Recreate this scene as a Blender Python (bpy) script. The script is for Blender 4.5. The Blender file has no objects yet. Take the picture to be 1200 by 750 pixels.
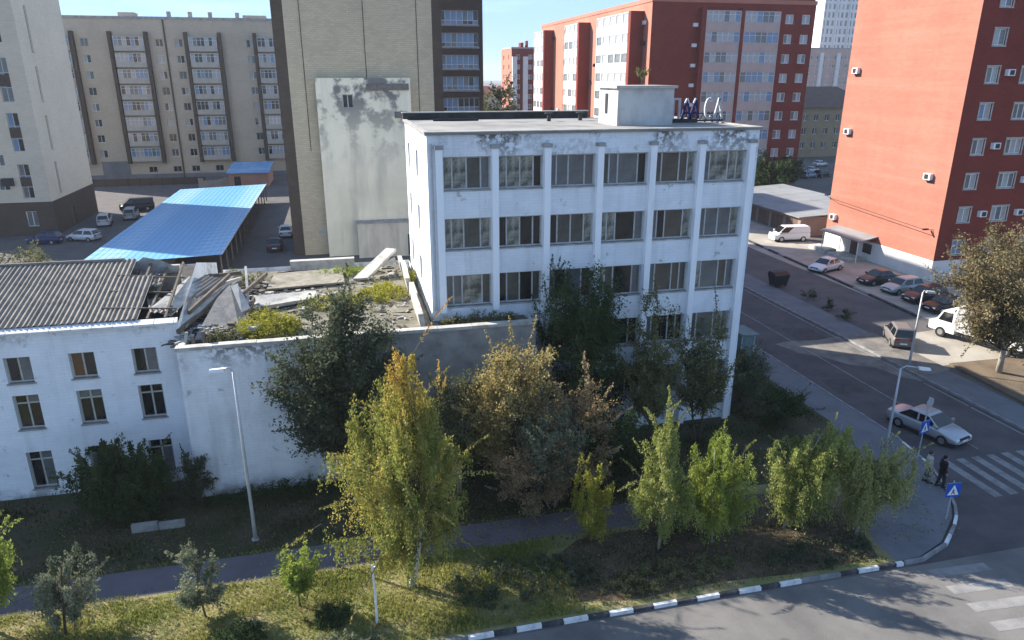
import bpy, math, random
import numpy as np
from mathutils import Vector, Matrix
R = math.radians
rnd = random.Random(7)
SC = bpy.context.scene
COL = SC.collection

# ------------------------------------------------------------------ camera, sky, sun, exposure
cam_d = bpy.data.cameras.new('camera'); cam = bpy.data.objects.new('camera', cam_d); COL.objects.link(cam)
cam.location = (0, 0, 20); cam.rotation_euler = (R(90 - 18.73), 0, R(-13.2))
cam_d.sensor_width = 36; cam_d.lens = 25.2; cam_d.clip_start = .1; cam_d.clip_end = 6000
SC.camera = cam
SUN_EL, SUN_AZ = R(31.2), R(142.5)                       # azimuth measured from +X towards +Y
sdir = Vector((math.cos(SUN_EL) * math.cos(SUN_AZ), math.cos(SUN_EL) * math.sin(SUN_AZ), math.sin(SUN_EL)))
W = bpy.data.worlds.new('World'); SC.world = W; W.use_nodes = True
nt = W.node_tree; nt.nodes.clear()
sky = nt.nodes.new('ShaderNodeTexSky'); sky.sky_type = 'NISHITA'; sky.sun_disc = False
sky.sun_elevation = SUN_EL; sky.sun_rotation = R(90) - SUN_AZ; sky.air_density = 1.0; sky.dust_density = .3; sky.ozone_density = 1.5
bg = nt.nodes.new('ShaderNodeBackground'); bg.inputs['Strength'].default_value = .15
tc = nt.nodes.new('ShaderNodeTexCoord'); mp = nt.nodes.new('ShaderNodeMapping'); mp.inputs['Scale'].default_value = (1.2, 1.2, 9)
nz = nt.nodes.new('ShaderNodeTexNoise'); nz.inputs['Scale'].default_value = 2.2; nz.inputs['Detail'].default_value = 7
rp = nt.nodes.new('ShaderNodeValToRGB'); rp.color_ramp.elements[0].position = .50; rp.color_ramp.elements[1].position = .85
rp.color_ramp.elements[1].color = (.6, .6, .6, 1)
mx = nt.nodes.new('ShaderNodeMix'); mx.data_type = 'RGBA'; mx.inputs[7].default_value = (2.4, 3.0, 3.5, 1)
outw = nt.nodes.new('ShaderNodeOutputWorld')
L = nt.links.new
L(tc.outputs['Generated'], mp.inputs[0]); L(mp.outputs[0], nz.inputs['Vector']); L(nz.outputs['Fac'], rp.inputs[0])
KS = (1.4, 2.5, 4.9)                                  # thin high cloud evens the sky out: its brightness saturates towards the horizon, all round
va = nt.nodes.new('ShaderNodeVectorMath'); va.operation = 'ADD'; va.inputs[1].default_value = KS
vm = nt.nodes.new('ShaderNodeVectorMath'); vm.operation = 'MULTIPLY'; vm.inputs[1].default_value = KS
vd = nt.nodes.new('ShaderNodeVectorMath'); vd.operation = 'DIVIDE'
L(sky.outputs[0], va.inputs[0]); L(sky.outputs[0], vm.inputs[0]); L(vm.outputs[0], vd.inputs[0]); L(va.outputs[0], vd.inputs[1])
L(rp.outputs[0], mx.inputs[0]); L(vd.outputs[0], mx.inputs[6]); L(mx.outputs[2], bg.inputs[0]); L(bg.outputs[0], outw.inputs[0])
sl = bpy.data.lights.new('sun', 'SUN'); sl.energy = 3.9; sl.angle = R(.55); sl.color = (1, .93, .82)
so = bpy.data.objects.new('sun', sl); COL.objects.link(so); so.rotation_euler = sdir.to_track_quat('Z', 'Y').to_euler()
so.location = (-60, 60, 80)
SC.render.engine = 'CYCLES'
SC.view_settings.view_transform = 'Standard'; SC.view_settings.look = 'None'
SC.view_settings.gamma = 1; SC.view_settings.use_curve_mapping = False; SC.view_settings.exposure = 1.68

# ------------------------------------------------------------------ materials
MATS = {}
def mat(name, c, c2=None, scale=3., rough=.85, bump=0., bscale=None, spec=.3, stretch=(1, 1, 1), lo=.4, hi=.65, metal=0., extra=None):
    if name in MATS: return MATS[name]
    m = bpy.data.materials.new(name); m.use_nodes = True; t = m.node_tree; b = t.nodes['Principled BSDF']
    b.inputs['Roughness'].default_value = rough; b.inputs['Specular IOR Level'].default_value = spec; b.inputs['Metallic'].default_value = metal
    b.inputs['Base Color'].default_value = (*c, 1)
    tcn = t.nodes.new('ShaderNodeTexCoord'); mpn = t.nodes.new('ShaderNodeMapping'); mpn.inputs['Scale'].default_value = stretch
    t.links.new(tcn.outputs['Object'], mpn.inputs[0])
    col = None
    if c2 is not None:
        n = t.nodes.new('ShaderNodeTexNoise'); n.inputs['Scale'].default_value = scale; n.inputs['Detail'].default_value = 8; n.inputs['Roughness'].default_value = .65
        t.links.new(mpn.outputs[0], n.inputs['Vector'])
        r = t.nodes.new('ShaderNodeValToRGB'); r.color_ramp.elements[0].position = lo; r.color_ramp.elements[1].position = hi
        r.color_ramp.elements[0].color = (*c, 1); r.color_ramp.elements[1].color = (*c2, 1)
        t.links.new(n.outputs['Fac'], r.inputs[0]); t.links.new(r.outputs[0], b.inputs['Base Color']); col = r.outputs[0]
    if bump:
        n2 = t.nodes.new('ShaderNodeTexNoise'); n2.inputs['Scale'].default_value = bscale or scale * 4; n2.inputs['Detail'].default_value = 6
        t.links.new(mpn.outputs[0], n2.inputs['Vector'])
        bp = t.nodes.new('ShaderNodeBump'); bp.inputs['Strength'].default_value = bump; bp.inputs['Distance'].default_value = .05
        t.links.new(n2.outputs['Fac'], bp.inputs['Height']); t.links.new(bp.outputs[0], b.inputs['Normal'])
    if extra: extra(t, b, tcn, col, c)
    MATS[name] = m; return m

def mixc(t, fac, a, bcol):
    x = t.nodes.new('ShaderNodeMix'); x.data_type = 'RGBA'
    t.links.new(fac, x.inputs[0])
    if isinstance(a, tuple): x.inputs[6].default_value = (*a, 1)
    else: t.links.new(a, x.inputs[6])
    if isinstance(bcol, tuple): x.inputs[7].default_value = (*bcol, 1)
    else: t.links.new(bcol, x.inputs[7])
    return x.outputs[2]
def math_(t, op, a, b=None, clamp=False):
    x = t.nodes.new('ShaderNodeMath'); x.operation = op; x.use_clamp = clamp
    for i, v in enumerate((a, b)):
        if v is None: continue
        if isinstance(v, (int, float)): x.inputs[i].default_value = v
        else: t.links.new(v, x.inputs[i])
    return x.outputs[0]
def noise_mask(t, tcn, scale, lo, hi, stretch=(1, 1, 1), detail=8):
    mpn = t.nodes.new('ShaderNodeMapping'); mpn.inputs['Scale'].default_value = stretch; t.links.new(tcn.outputs['Object'], mpn.inputs[0])
    n = t.nodes.new('ShaderNodeTexNoise'); n.inputs['Scale'].default_value = scale; n.inputs['Detail'].default_value = detail; n.inputs['Roughness'].default_value = .6
    t.links.new(mpn.outputs[0], n.inputs['Vector'])
    r = t.nodes.new('ShaderNodeValToRGB'); r.color_ramp.elements[0].position = lo; r.color_ramp.elements[1].position = hi
    t.links.new(n.outputs['Fac'], r.inputs[0]); return r.outputs[0]
def zramp(t, tcn, z0, z1):
    s = t.nodes.new('ShaderNodeSeparateXYZ'); t.links.new(tcn.outputs['Object'], s.inputs[0])
    mr = t.nodes.new('ShaderNodeMapRange'); mr.inputs[1].default_value = z0; mr.inputs[2].default_value = z1
    t.links.new(s.outputs[2], mr.inputs[0]); return mr.outputs[0]
def brick_lines(t, tcn, bw, rh, strength, b, mortar=.02, coll=None, dark=None):
    s = t.nodes.new('ShaderNodeSeparateXYZ'); t.links.new(tcn.outputs['Object'], s.inputs[0])
    x = math_(t, 'ADD', s.outputs[0], s.outputs[1]); cx = t.nodes.new('ShaderNodeCombineXYZ')
    t.links.new(x, cx.inputs[0]); t.links.new(s.outputs[2], cx.inputs[1])
    br = t.nodes.new('ShaderNodeTexBrick'); br.inputs['Scale'].default_value = 1; br.inputs['Brick Width'].default_value = bw; br.inputs['Row Height'].default_value = rh
    br.inputs['Mortar Size'].default_value = mortar; br.inputs['Color1'].default_value = (1, 1, 1, 1); br.inputs['Color2'].default_value = (.72, .72, .72, 1); br.inputs['Mortar'].default_value = (.45, .45, .45, 1)
    t.links.new(cx.outputs[0], br.inputs['Vector'])
    x = t.nodes.new('ShaderNodeMix'); x.data_type = 'RGBA'; x.blend_type = 'MULTIPLY'; x.inputs[0].default_value = strength
    t.links.new(coll, x.inputs[6]); t.links.new(br.outputs['Color'], x.inputs[7]); t.links.new(x.outputs[2], b.inputs['Base Color'])
    bp = t.nodes.new('ShaderNodeBump'); bp.inputs['Strength'].default_value = .35; bp.inputs['Distance'].default_value = .015
    t.links.new(br.outputs['Fac'], bp.inputs['Height']); bp.invert = True; t.links.new(bp.outputs[0], b.inputs['Normal'])
    return x.outputs[2]

def ex_white(z0, z1, streak=.5, low=None):
    def f(t, b, tcn, col, c):
        # peeling patches bunched under the roof edge, thin rain streaks, faint panel courses
        pk = noise_mask(t, tcn, .33, .50, .60); zz = zramp(t, tcn, z0, z1)
        pm = math_(t, 'MULTIPLY', pk, zz)
        fine = noise_mask(t, tcn, 3.2, .44, .52); pm = math_(t, 'MULTIPLY', pm, fine)
        st = noise_mask(t, tcn, 1.6, .50, .72, (1, 1, .10)); st = math_(t, 'MULTIPLY', st, streak)
        sp = noise_mask(t, tcn, 1.5, .62, .68); sp = math_(t, 'MULTIPLY', sp, .75)
        c1 = mixc(t, st, col, (.42, .42, .40)); c2 = mixc(t, sp, c1, (.40, .39, .36)); c3 = mixc(t, pm, c2, (.17, .165, .155))
        if low:
            zl = zramp(t, tcn, low, 0.); lm = noise_mask(t, tcn, 1.3, .40, .6); c3 = mixc(t, math_(t, 'MULTIPLY', zl, lm), c3, (.22, .20, .18))
        brick_lines(t, tcn, .52, .16, .16, b, .012, c3)
    return f
def ex_brick(bw, rh, s, mortar=.018):
    return lambda t, b, tcn, col, c: brick_lines(t, tcn, bw, rh, s, b, mortar, col)

def ex_orange(t, b, tcn, col, c):
    st = noise_mask(t, tcn, .9, .52, .75, (1, 1, .06)); c1 = mixc(t, math_(t, 'MULTIPLY', st, .35), col, (.30, .12, .085))
    bd = noise_mask(t, tcn, .25, .45, .7, (.15, .15, 3.5)); c2 = mixc(t, math_(t, 'MULTIPLY', bd, .4), c1, (.54, .235, .17))
    sp = noise_mask(t, tcn, 1.3, .68, .73); c3 = mixc(t, math_(t, 'MULTIPLY', sp, .35), c2, (.25, .10, .07))
    brick_lines(t, tcn, 3.2, 3.34, .22, b, .012, brick_lines(t, tcn, .6, .22, .35, b, .012, c3))
white_paint = mat('white painted brick', (.84, .87, .90), (.74, .765, .79), .5, .8, extra=ex_white(15.2, 17.2, .35))
annex_paint = mat('white painted annex brick', (.83, .845, .86), (.70, .71, .72), .6, .8, extra=ex_white(6.5, 8.0, .45, 1.2))
annex_grey = mat('grey rendered annex front', (.30, .30, .29), (.20, .20, .19), 1.2, .9, .2)
school_paint = mat('white painted school brick', (.85, .865, .88), (.76, .775, .79), .5, .8, extra=ex_white(8.0, 9.2, .3, .8))
pil_paint = mat('white pilaster paint', (.88, .89, .90), (.74, .75, .76), 1.2, .75, .1, stretch=(1, 1, .25), lo=.55, hi=.75)
plaster = mat('cream plaster', (.87, .79, .60), (.77, .70, .53), .35, .9, .15, 4, extra=lambda t, b, tcn, col, c: t.links.new(
    mixc(t, math_(t, 'MULTIPLY', noise_mask(t, tcn, .34, .48, .55), zramp(t, tcn, 10, 18)), mixc(t, math_(t, 'MULTIPLY', noise_mask(t, tcn, .5, .5, .7, (1, 1, .12)), .5), col, (.40, .38, .31)), (.20, .19, .175)), b.inputs['Base Color']))
concrete = mat('weathered concrete', (.38, .37, .35), (.24, .235, .22), 1.5, .9, .3)
pale_conc = mat('pale concrete', (.47, .455, .42), (.30, .29, .265), 1.8, .9, .3)
bitumen = mat('bitumen', (.03, .03, .03), (.06, .058, .055), 1.5, .9, .2)
roof_dirt = mat('dusty roof felt', (.30, .29, .27), (.17, .165, .16), .35, .95, .3)
grey_white = mat('aged white frame', (.52, .52, .50), (.38, .38, .36), 4, .7)
white_frame = mat('white window frame', (.74, .74, .73), (.64, .64, .63), 4, .5)
brick_tan = mat('tan brick', (.60, .50, .345), (.52, .435, .305), .25, .9, extra=ex_brick(.6, .22, .5))
brick_brown = mat('brown brick', (.105, .078, .058), (.085, .064, .05), .3, .9, extra=ex_brick(.6, .22, .5))
brick_beige = mat('beige brick', (.56, .475, .36), (.49, .415, .315), .2, .9, extra=ex_brick(.6, .22, .35))
brick_grey = mat('greyish beige brick', (.66, .56, .43), (.59, .50, .385), .2, .9, extra=ex_brick(.6, .22, .3))
brick_cream = mat('cream brick', (.90, .77, .58), (.84, .71, .53), .2, .9, extra=ex_brick(.6, .22, .3))
plinth_grey = mat('grey plinth', (.20, .205, .21), (.15, .15, .155), .4, .9)
orange_wall = mat('orange painted brick', (.43, .165, .115), (.385, .142, .096), .12, .85, extra=ex_orange)
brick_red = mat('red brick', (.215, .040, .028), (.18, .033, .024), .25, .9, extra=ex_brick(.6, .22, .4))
brick_redlit = mat('sunlit tone red brick', (.47, .19, .135), (.42, .165, .115), .25, .9, extra=ex_brick(.6, .22, .35))  # sunlit copy of the same brick, sunlight put into the colour
base_white = mat('white plinth paint', (.70, .69, .66), (.60, .59, .56), .5, .8)
balcony_pink = mat('pinkish balcony panel', (.48, .38, .34), (.42, .33, .30), .6, .8)
balcony_white = mat('white balcony panel', (.72, .70, .67), (.62, .60, .58), .6, .7)
balcony_beige = mat('beige balcony panel', (.46, .43, .37), (.38, .36, .31), .8, .8)
blue_roof = mat('blue metal roof', (.12, .35, .61), (.45, .61, .74), .30, .42, spec=.8, stretch=(.5, 1.6, 1), lo=.46, hi=.74)
asb = mat('old fibre cement sheet', (.235, .21, .185), (.145, .13, .115), 1.1, .95, .3)
asb2 = mat('lichen fibre cement sheet', (.27, .24, .205), (.165, .145, .12), 1.6, .95, .3)
eave_w = mat('white eave strip', (.72, .72, .72), (.55, .55, .54), 2, .7)
asphalt = mat('asphalt', (.092, .084, .085), (.062, .057, .059), .5, .9, .25, 30)
asphalt_old = mat('old grey asphalt', (.115, .107, .105), (.085, .079, .078), .4, .95, .3, 20)
path_m = mat('path asphalt', (.145, .130, .145), (.115, .103, .116), .6, .95, .3, 20)
pave_m = mat('pavement concrete', (.15, .155, .165), (.115, .12, .13), .6, .9, .3, 15)
dusty = mat('dusty pale paving', (.36, .33, .285), (.27, .245, .21), .35, .95, .3, 10)
soil = mat('dry soil', (.17, .125, .085), (.10, .078, .052), .5, .98, .5, 8)
lawn_m = mat('lawn soil', (.045, .052, .022), (.085, .066, .042), .55, .98, .6, 10, lo=.42, hi=.66)  # colour lowered so the lawn carries the shade lying on it
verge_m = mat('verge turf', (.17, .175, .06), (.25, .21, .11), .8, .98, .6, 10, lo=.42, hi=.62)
ground_m = mat('ground', (.13, .12, .11), (.095, .09, .082), .08, .95, .3, 3)
mark_m = mat('worn road paint', (.22, .22, .215), (.10, .10, .10), 1.6, .85, lo=.46, hi=.72)
mark_faint = mat('faded road paint', (.25, .24, .23), (.16, .155, .15), 1.2, .9, lo=.42, hi=.66)
kerb_w = mat('white kerb paint', (.70, .70, .69), (.42, .42, .41), 2.5, .8, lo=.5, hi=.75)
kerb_d = mat('dark kerb paint', (.045, .045, .05), (.12, .12, .12), 2.5, .85, lo=.5, hi=.75)
kerb_g = mat('grey kerb', (.26, .26, .26), (.18, .18, .18), 2, .9)
galv = mat('galvanised steel', (.50, .51, .52), (.42, .43, .44), 3, .5, metal=.3)
lamp_w = mat('lamp housing', (.72, .73, .74), rough=.4)
dark_metal = mat('dark metal', (.03, .03, .032), rough=.5)
brown_metal = mat('brown garage door', (.16, .095, .075), (.12, .075, .06), 1, .7)
grey_metal = mat('grey sheet roof', (.26, .265, .27), (.20, .205, .21), .4, .6)
shed_brick = mat('pink shed brick', (.42, .25, .19), (.36, .21, .16), .6, .9)
green_door_m = mat('dark green door', (.02, .06, .055), (.03, .08, .07), 2, .6)
rubber = mat('rubber', (.018, .018, .018), rough=.85)
rim_m = mat('wheel rim', (.42, .42, .43), rough=.35, metal=.8)
chrome = mat('lamp glass', (.75, .75, .75), rough=.15, spec=.6)
tail_m = mat('tail lamp', (.35, .02, .015), rough=.25)
plate_m = mat('number plate', (.75, .75, .75), rough=.5)
blue_sign = mat('blue sign', (.015, .09, .45), rough=.35)
white_sign = mat('white sign paint', (.80, .80, .80), rough=.4)
black_sign = mat('black sign paint', (.015, .015, .015), rough=.5)
sign_back = mat('sign back', (.42, .43, .45), rough=.5, metal=.4)
wood_old = mat('grey old timber', (.16, .135, .11), (.09, .075, .062), 3, .95, .3, stretch=(1, 1, .3))
navy = mat('navy letter paint', (.012, .02, .10), rough=.6)
spray_blue = mat('blue spray paint', (.02, .10, .55), rough=.7)
bark = mat('grey brown bark', (.11, .09, .07), (.065, .052, .04), 5, .95, .6, stretch=(1, 1, .3))
birch_bark = mat('birch bark', (.62, .60, .56), (.10, .09, .085), 4, .85, .3, stretch=(1, 1, 3.), lo=.56, hi=.66)
pale_bark = mat('pale bark', (.36, .33, .28), (.22, .20, .17), 5, .9, .4, stretch=(1, 1, .4))

def glass_mat(name, c, c2=None, rough=.08):
    return mat(name, c, c2, .9, rough, spec=.6, lo=.35, hi=.7)
G_DARK = glass_mat('dark glass', (.010, .012, .014), (.03, .032, .03))
G_OLIVE = glass_mat('olive reflection glass', (.105, .11, .095), (.035, .038, .034), .12)  # olive base colour paints reflected trees into the pane
G_BROWN = glass_mat('brown reflection glass', (.12, .105, .085), (.05, .046, .04), .12)  # brown base colour stands in for a reflection of trees
G_GREY = glass_mat('grey glass', (.17, .18, .18), (.08, .085, .09), .08)  # grey lightened so the pane looks reflective
G_ORANGE = glass_mat('orange curtain glass', (.16, .065, .02), (.08, .04, .02), .2)
G_PALE = glass_mat('net curtain glass', (.42, .43, .43), (.24, .25, .26), .1)
G_BLUE = glass_mat('blue tinted glass', (.17, .27, .40), (.10, .17, .28), .08)
G_MOTTLED = mat('mottled reflection glass', (.07, .073, .062), (.42, .42, .36), 1.7, .12, spec=.6, lo=.42, hi=.66)  # pale blotches painted in as window reflections
G_MIX = [G_DARK, G_DARK, G_GREY, G_PALE, G_PALE]

# ------------------------------------------------------------------ mesh helpers
class MB:
    def __init__(s): s.v = []; s.f = []; s.mi = []
    def quad(s, *p, m=0):
        n = len(s.v); s.v += [tuple(q) for q in p]; s.f.append(tuple(range(n, n + len(p)))); s.mi.append(m)
    def hexa(s, p, m=0):                                  # p: 4 bottom then 4 top, counter-clockwise from above
        n = len(s.v); s.v += [tuple(q) for q in p]
        for q in ((3, 2, 1, 0), (4, 5, 6, 7), (0, 1, 5, 4), (1, 2, 6, 5), (2, 3, 7, 6), (3, 0, 4, 7)):
            s.f.append(tuple(n + i for i in q)); s.mi.append(m)
    def box(s, x0, x1, y0, y1, z0, z1, m=0):
        s.hexa([(x0, y0, z0), (x1, y0, z0), (x1, y1, z0), (x0, y1, z0), (x0, y0, z1), (x1, y0, z1), (x1, y1, z1), (x0, y1, z1)], m)
    def prism(s, poly, z0, z1, m=0):                      # poly counter-clockwise in xy
        n = len(s.v); k = len(poly)
        s.v += [(x, y, z0) for x, y in poly] + [(x, y, z1) for x, y in poly]
        s.f.append(tuple(n + k - 1 - i for i in range(k))); s.f.append(tuple(n + k + i for i in range(k))); s.mi += [m, m]
        for i in range(k):
            j = (i + 1) % k; s.f.append((n + i, n + j, n + k + j, n + k + i)); s.mi.append(m)
    def bar(s, p, q, w, h=None, m=0):
        p, q = Vector(p), Vector(q); h = h or w; d = (q - p).normalized()
        up = Vector((0, 0, 1)) if abs(d.z) < .95 else Vector((0, 1, 0))
        a = d.cross(up).normalized() * w / 2; b = a.cross(d).normalized() * h / 2
        s.hexa([p - a - b, p + a - b, q + a - b, q - a - b, p - a + b, p + a + b, q + a + b, q - a + b], m)
    def tube(s, pts, rad, n=8, m=0, cap=True):
        pts = [Vector(p) for p in pts]; base = len(s.v); k = len(pts)
        if not isinstance(rad, (list, tuple)): rad = [rad] * k
        ref = None
        for i, p in enumerate(pts):
            d = (pts[min(i + 1, k - 1)] - pts[max(i - 1, 0)]).normalized()
            if ref is None: ref = Vector((1, 0, 0)) if abs(d.x) < .9 else Vector((0, 1, 0))
            a = (ref - d * ref.dot(d)).normalized(); ref = a; b = d.cross(a)
            for j in range(n):
                t = 2 * math.pi * j / n; s.v.append(tuple(p + (a * math.cos(t) + b * math.sin(t)) * rad[i]))
        for i in range(k - 1):
            for j in range(n):
                j2 = (j + 1) % n; o = base + i * n
                s.f.append((o + j, o + j2, o + n + j2, o + n + j)); s.mi.append(m)
        if cap:
            s.f.append(tuple(base + n - 1 - j for j in range(n))); s.f.append(tuple(base + (k - 1) * n + j for j in range(n))); s.mi += [m, m]
    def ball(s, c, r, n=10, k=6, sc=(1, 1, 1), m=0):
        base = len(s.v); c = Vector(c)
        for i in range(1, k):
            ph = math.pi * i / k
            for j in range(n):
                t = 2 * math.pi * j / n
                s.v.append((c.x + r * sc[0] * math.sin(ph) * math.cos(t), c.y + r * sc[1] * math.sin(ph) * math.sin(t), c.z + r * sc[2] * math.cos(ph)))
        top = len(s.v); s.v.append((c.x, c.y, c.z + r * sc[2])); s.v.append((c.x, c.y, c.z - r * sc[2]))
        for j in range(n):
            j2 = (j + 1) % n
            s.f.append((top, base + j, base + j2)); s.mi.append(m)
            o = base + (k - 2) * n; s.f.append((top + 1, o + j2, o + j)); s.mi.append(m)
            for i in range(k - 2):
                o = base + i * n; s.f.append((o + j, o + n + j, o + n + j2, o + j2)); s.mi.append(m)
    def mesh(s, name, mats, smooth=False):
        me = bpy.data.meshes.new(name); me.from_pydata(s.v, [], s.f)
        for m in (mats if isinstance(mats, (list, tuple)) else [mats]): me.materials.append(m)
        me.polygons.foreach_set('material_index', s.mi)
        if smooth: me.polygons.foreach_set('use_smooth', [True] * len(s.f))
        me.update(); return me
    def build(s, name, mats, parent=None, loc=(0, 0, 0), rz=0, smooth=False):
        return inst(name, s.mesh(name, mats, smooth), parent, loc, rz)
def inst(name, me, parent=None, loc=(0, 0, 0), rz=0):
    o = bpy.data.objects.new(name, me); COL.objects.link(o); o.location = loc; o.rotation_euler = (0, 0, rz)
    if parent: o.parent = parent
    return o
def tag(o, label=None, cat=None, group=None, kind=None):
    if label: o['label'] = label
    if cat: o['category'] = cat
    if group: o['group'] = group
    if kind: o['kind'] = kind
    return o
def thing(name, label, cat, loc=(0, 0, 0), rz=0, group=None):
    o = bpy.data.objects.new(name, None); COL.objects.link(o); o.location = loc; o.rotation_euler = (0, 0, rz); o.empty_display_size = .2
    return tag(o, label, cat, group)
def copy_tree(o, parent=None):
    c = o.copy(); COL.objects.link(c); c.parent = parent
    for ch in list(o.children): copy_tree(ch, c)
    return c
def FM(x, y, z, rz): return Matrix.Translation((x, y, z)) @ Matrix.Rotation(rz, 4, 'Z')
def facade(mb, M, Wd, Ht, holes, depth=.18, z0=0., m=0, back=True):
    """wall with real openings: local x along the wall, y inwards, z up"""
    xs = sorted({0., Wd, *[h[0] for h in holes], *[h[1] for h in holes]}); zs = sorted({z0, Ht, *[h[2] for h in holes], *[h[3] for h in holes]})
    P = lambda x, y, z: tuple(M @ Vector((x, y, z)))
    for i in range(len(xs) - 1):
        run = None
        for k in range(len(zs) - 1):
            cx, cz = (xs[i] + xs[i + 1]) / 2, (zs[k] + zs[k + 1]) / 2
            if any(h[0] < cx < h[1] and h[2] < cz < h[3] for h in holes): continue
            mb.quad(P(xs[i], 0, zs[k]), P(xs[i + 1], 0, zs[k]), P(xs[i + 1], 0, zs[k + 1]), P(xs[i], 0, zs[k + 1]), m=m)
    for x0, x1, a, b in holes:
        mb.quad(P(x0, 0, a), P(x0, 0, b), P(x0, depth, b), P(x0, depth, a), m=m); mb.quad(P(x1, 0, b), P(x1, 0, a), P(x1, depth, a), P(x1, depth, b), m=m)
        mb.quad(P(x0, 0, b), P(x1, 0, b), P(x1, depth, b), P(x0, depth, b), m=m); mb.quad(P(x1, 0, a), P(x0, 0, a), P(x0, depth, a), P(x1, depth, a), m=m)
_wc = {}
def window(parent, x, y, z, rz, w, h, vs=(.5,), hs=(), fm=white_frame, glass=G_MIX, fr=.07, depth=.06, sill=None, r=rnd):
    """window frame (part) with each pane as its own sub-part; x,y,z = lower left corner of the opening at its inner plane"""
    key = (round(w, 3), round(h, 3), vs, hs, fm.name, fr)
    if key not in _wc:
        mb = MB(); d0, d1 = 0., depth
        mb.box(0, w, d0, d1, 0, fr); mb.box(0, w, d0, d1, h - fr, h); mb.box(0, fr, d0, d1, fr, h - fr); mb.box(w - fr, w, d0, d1, fr, h - fr)
        cuts = [0.] + [v * w for v in vs] + [w]; hc = [0.] + [v * h for v in hs] + [h]
        for c in cuts[1:-1]: mb.box(c - fr / 2, c + fr / 2, d0 + .005, d1, fr, h - fr)
        for c in hc[1:-1]: mb.box(fr, w - fr, d0 + .01, d1, c - fr / 2, c + fr / 2)
        _wc[key] = (mb.mesh('window_frame', fm), [(cuts[i], cuts[i + 1], hc[k], hc[k + 1]) for i in range(len(cuts) - 1) for k in range(len(hc) - 1)])
    fme, panes = _wc[key]
    o = inst('window', fme, parent, (x, y, z), rz)
    for (a, b, c, d) in panes:
        g = r.choice(glass); pk = ('p', round(b - a, 3), round(d - c, 3), g.name)
        if pk not in _wc:
            mb = MB(); mb.box(.01, b - a - .01, 0, .012, .01, d - c - .01); _wc[pk] = mb.mesh('pane', g)
        inst('pane', _wc[pk], o, (a, depth * .5, c))
    if sill:
        k2 = ('s', round(w, 3), sill.name)
        if k2 not in _wc:
            mb = MB(); mb.box(-.06, w + .06, -.24, .0, -.07, 0); _wc[k2] = mb.mesh('sill', sill)
        inst('sill', _wc[k2], o)
    return o
def box_part(name, parent, m, *b):
    mb = MB(); mb.box(*b); return mb.build(name, m, parent)
def sheet(name, poly, z, m, kind='structure', z0=None):
    mb = MB()
    if z0 is None: mb.quad(*[(x, y, z) for x, y in poly])
    else: mb.prism(poly, z0, z)
    return tag(mb.build(name, m), kind=kind)

# ------------------------------------------------------------------ ground, roads, pavements
sheet('ground', [(-2500, -600), (2500, -600), (2500, 4500), (-2500, 4500)], 0, ground_m)
sheet('front_road', [(-150, 4), (160, 4), (160, 21.25), (-150, 21.25)], .004, mat('dusty asphalt', (.17, .16, .15), (.115, .11, .105), .35, .95, .3, 20))
sheet('street', [(22.6, 21.25), (48, 21.25), (38.5, 29), (38.3, 130), (30.5, 130), (30.5, 31), (29.9, 28), (28.4, 24.9), (27.3, 23.6), (25.3, 22.1), (23.5, 21.4)], .004, asphalt)
KZ = .12
pav = [(22.2, 21.55), (23.4, 21.62), (25.15, 22.3), (27.1, 23.75), (28.2, 25.0), (29.7, 28.1), (30.35, 31), (30.35, 120), (27.9, 120), (27.9, 34), (26.6, 30.2), (24.2, 26.8), (22.8, 24.4), (22.2, 23)]
sheet('corner_pavement', pav, KZ, pave_m, z0=-.05)
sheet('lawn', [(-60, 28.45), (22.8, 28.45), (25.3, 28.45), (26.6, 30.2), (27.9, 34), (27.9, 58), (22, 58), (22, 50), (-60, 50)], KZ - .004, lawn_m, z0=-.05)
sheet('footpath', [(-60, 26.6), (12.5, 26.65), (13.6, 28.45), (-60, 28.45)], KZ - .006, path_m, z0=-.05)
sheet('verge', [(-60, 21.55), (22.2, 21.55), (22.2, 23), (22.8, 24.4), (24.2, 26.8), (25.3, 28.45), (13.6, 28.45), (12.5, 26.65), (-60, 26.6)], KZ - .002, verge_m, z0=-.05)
sheet('right_pavement', [(38.5, 29), (41.2, 33), (41.3, 100), (38.45, 100)], KZ, pave_m, z0=-.05)
sheet('tree_bed', [(41.5, 30), (75, 12), (80, 39.6), (42.3, 40.1)], KZ + .03, soil, z0=-.05)
sheet('parking_lane', [(41.3, 40.2), (48.2, 40.2), (50.8, 95), (41.3, 95)], .006, asphalt_old)
sheet('dusty_yard', [(38.6, 40.1), (80, 39.9), (58, 59.5), (58, 120), (48.6, 120), (48.4, 47.0), (41.4, 46.2), (38.6, 46.2)], .010, dusty)
sheet('courtyard', [(-75, 51), (-4, 51), (-6, 150), (-75, 150)], .004, asphalt_old)

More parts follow.
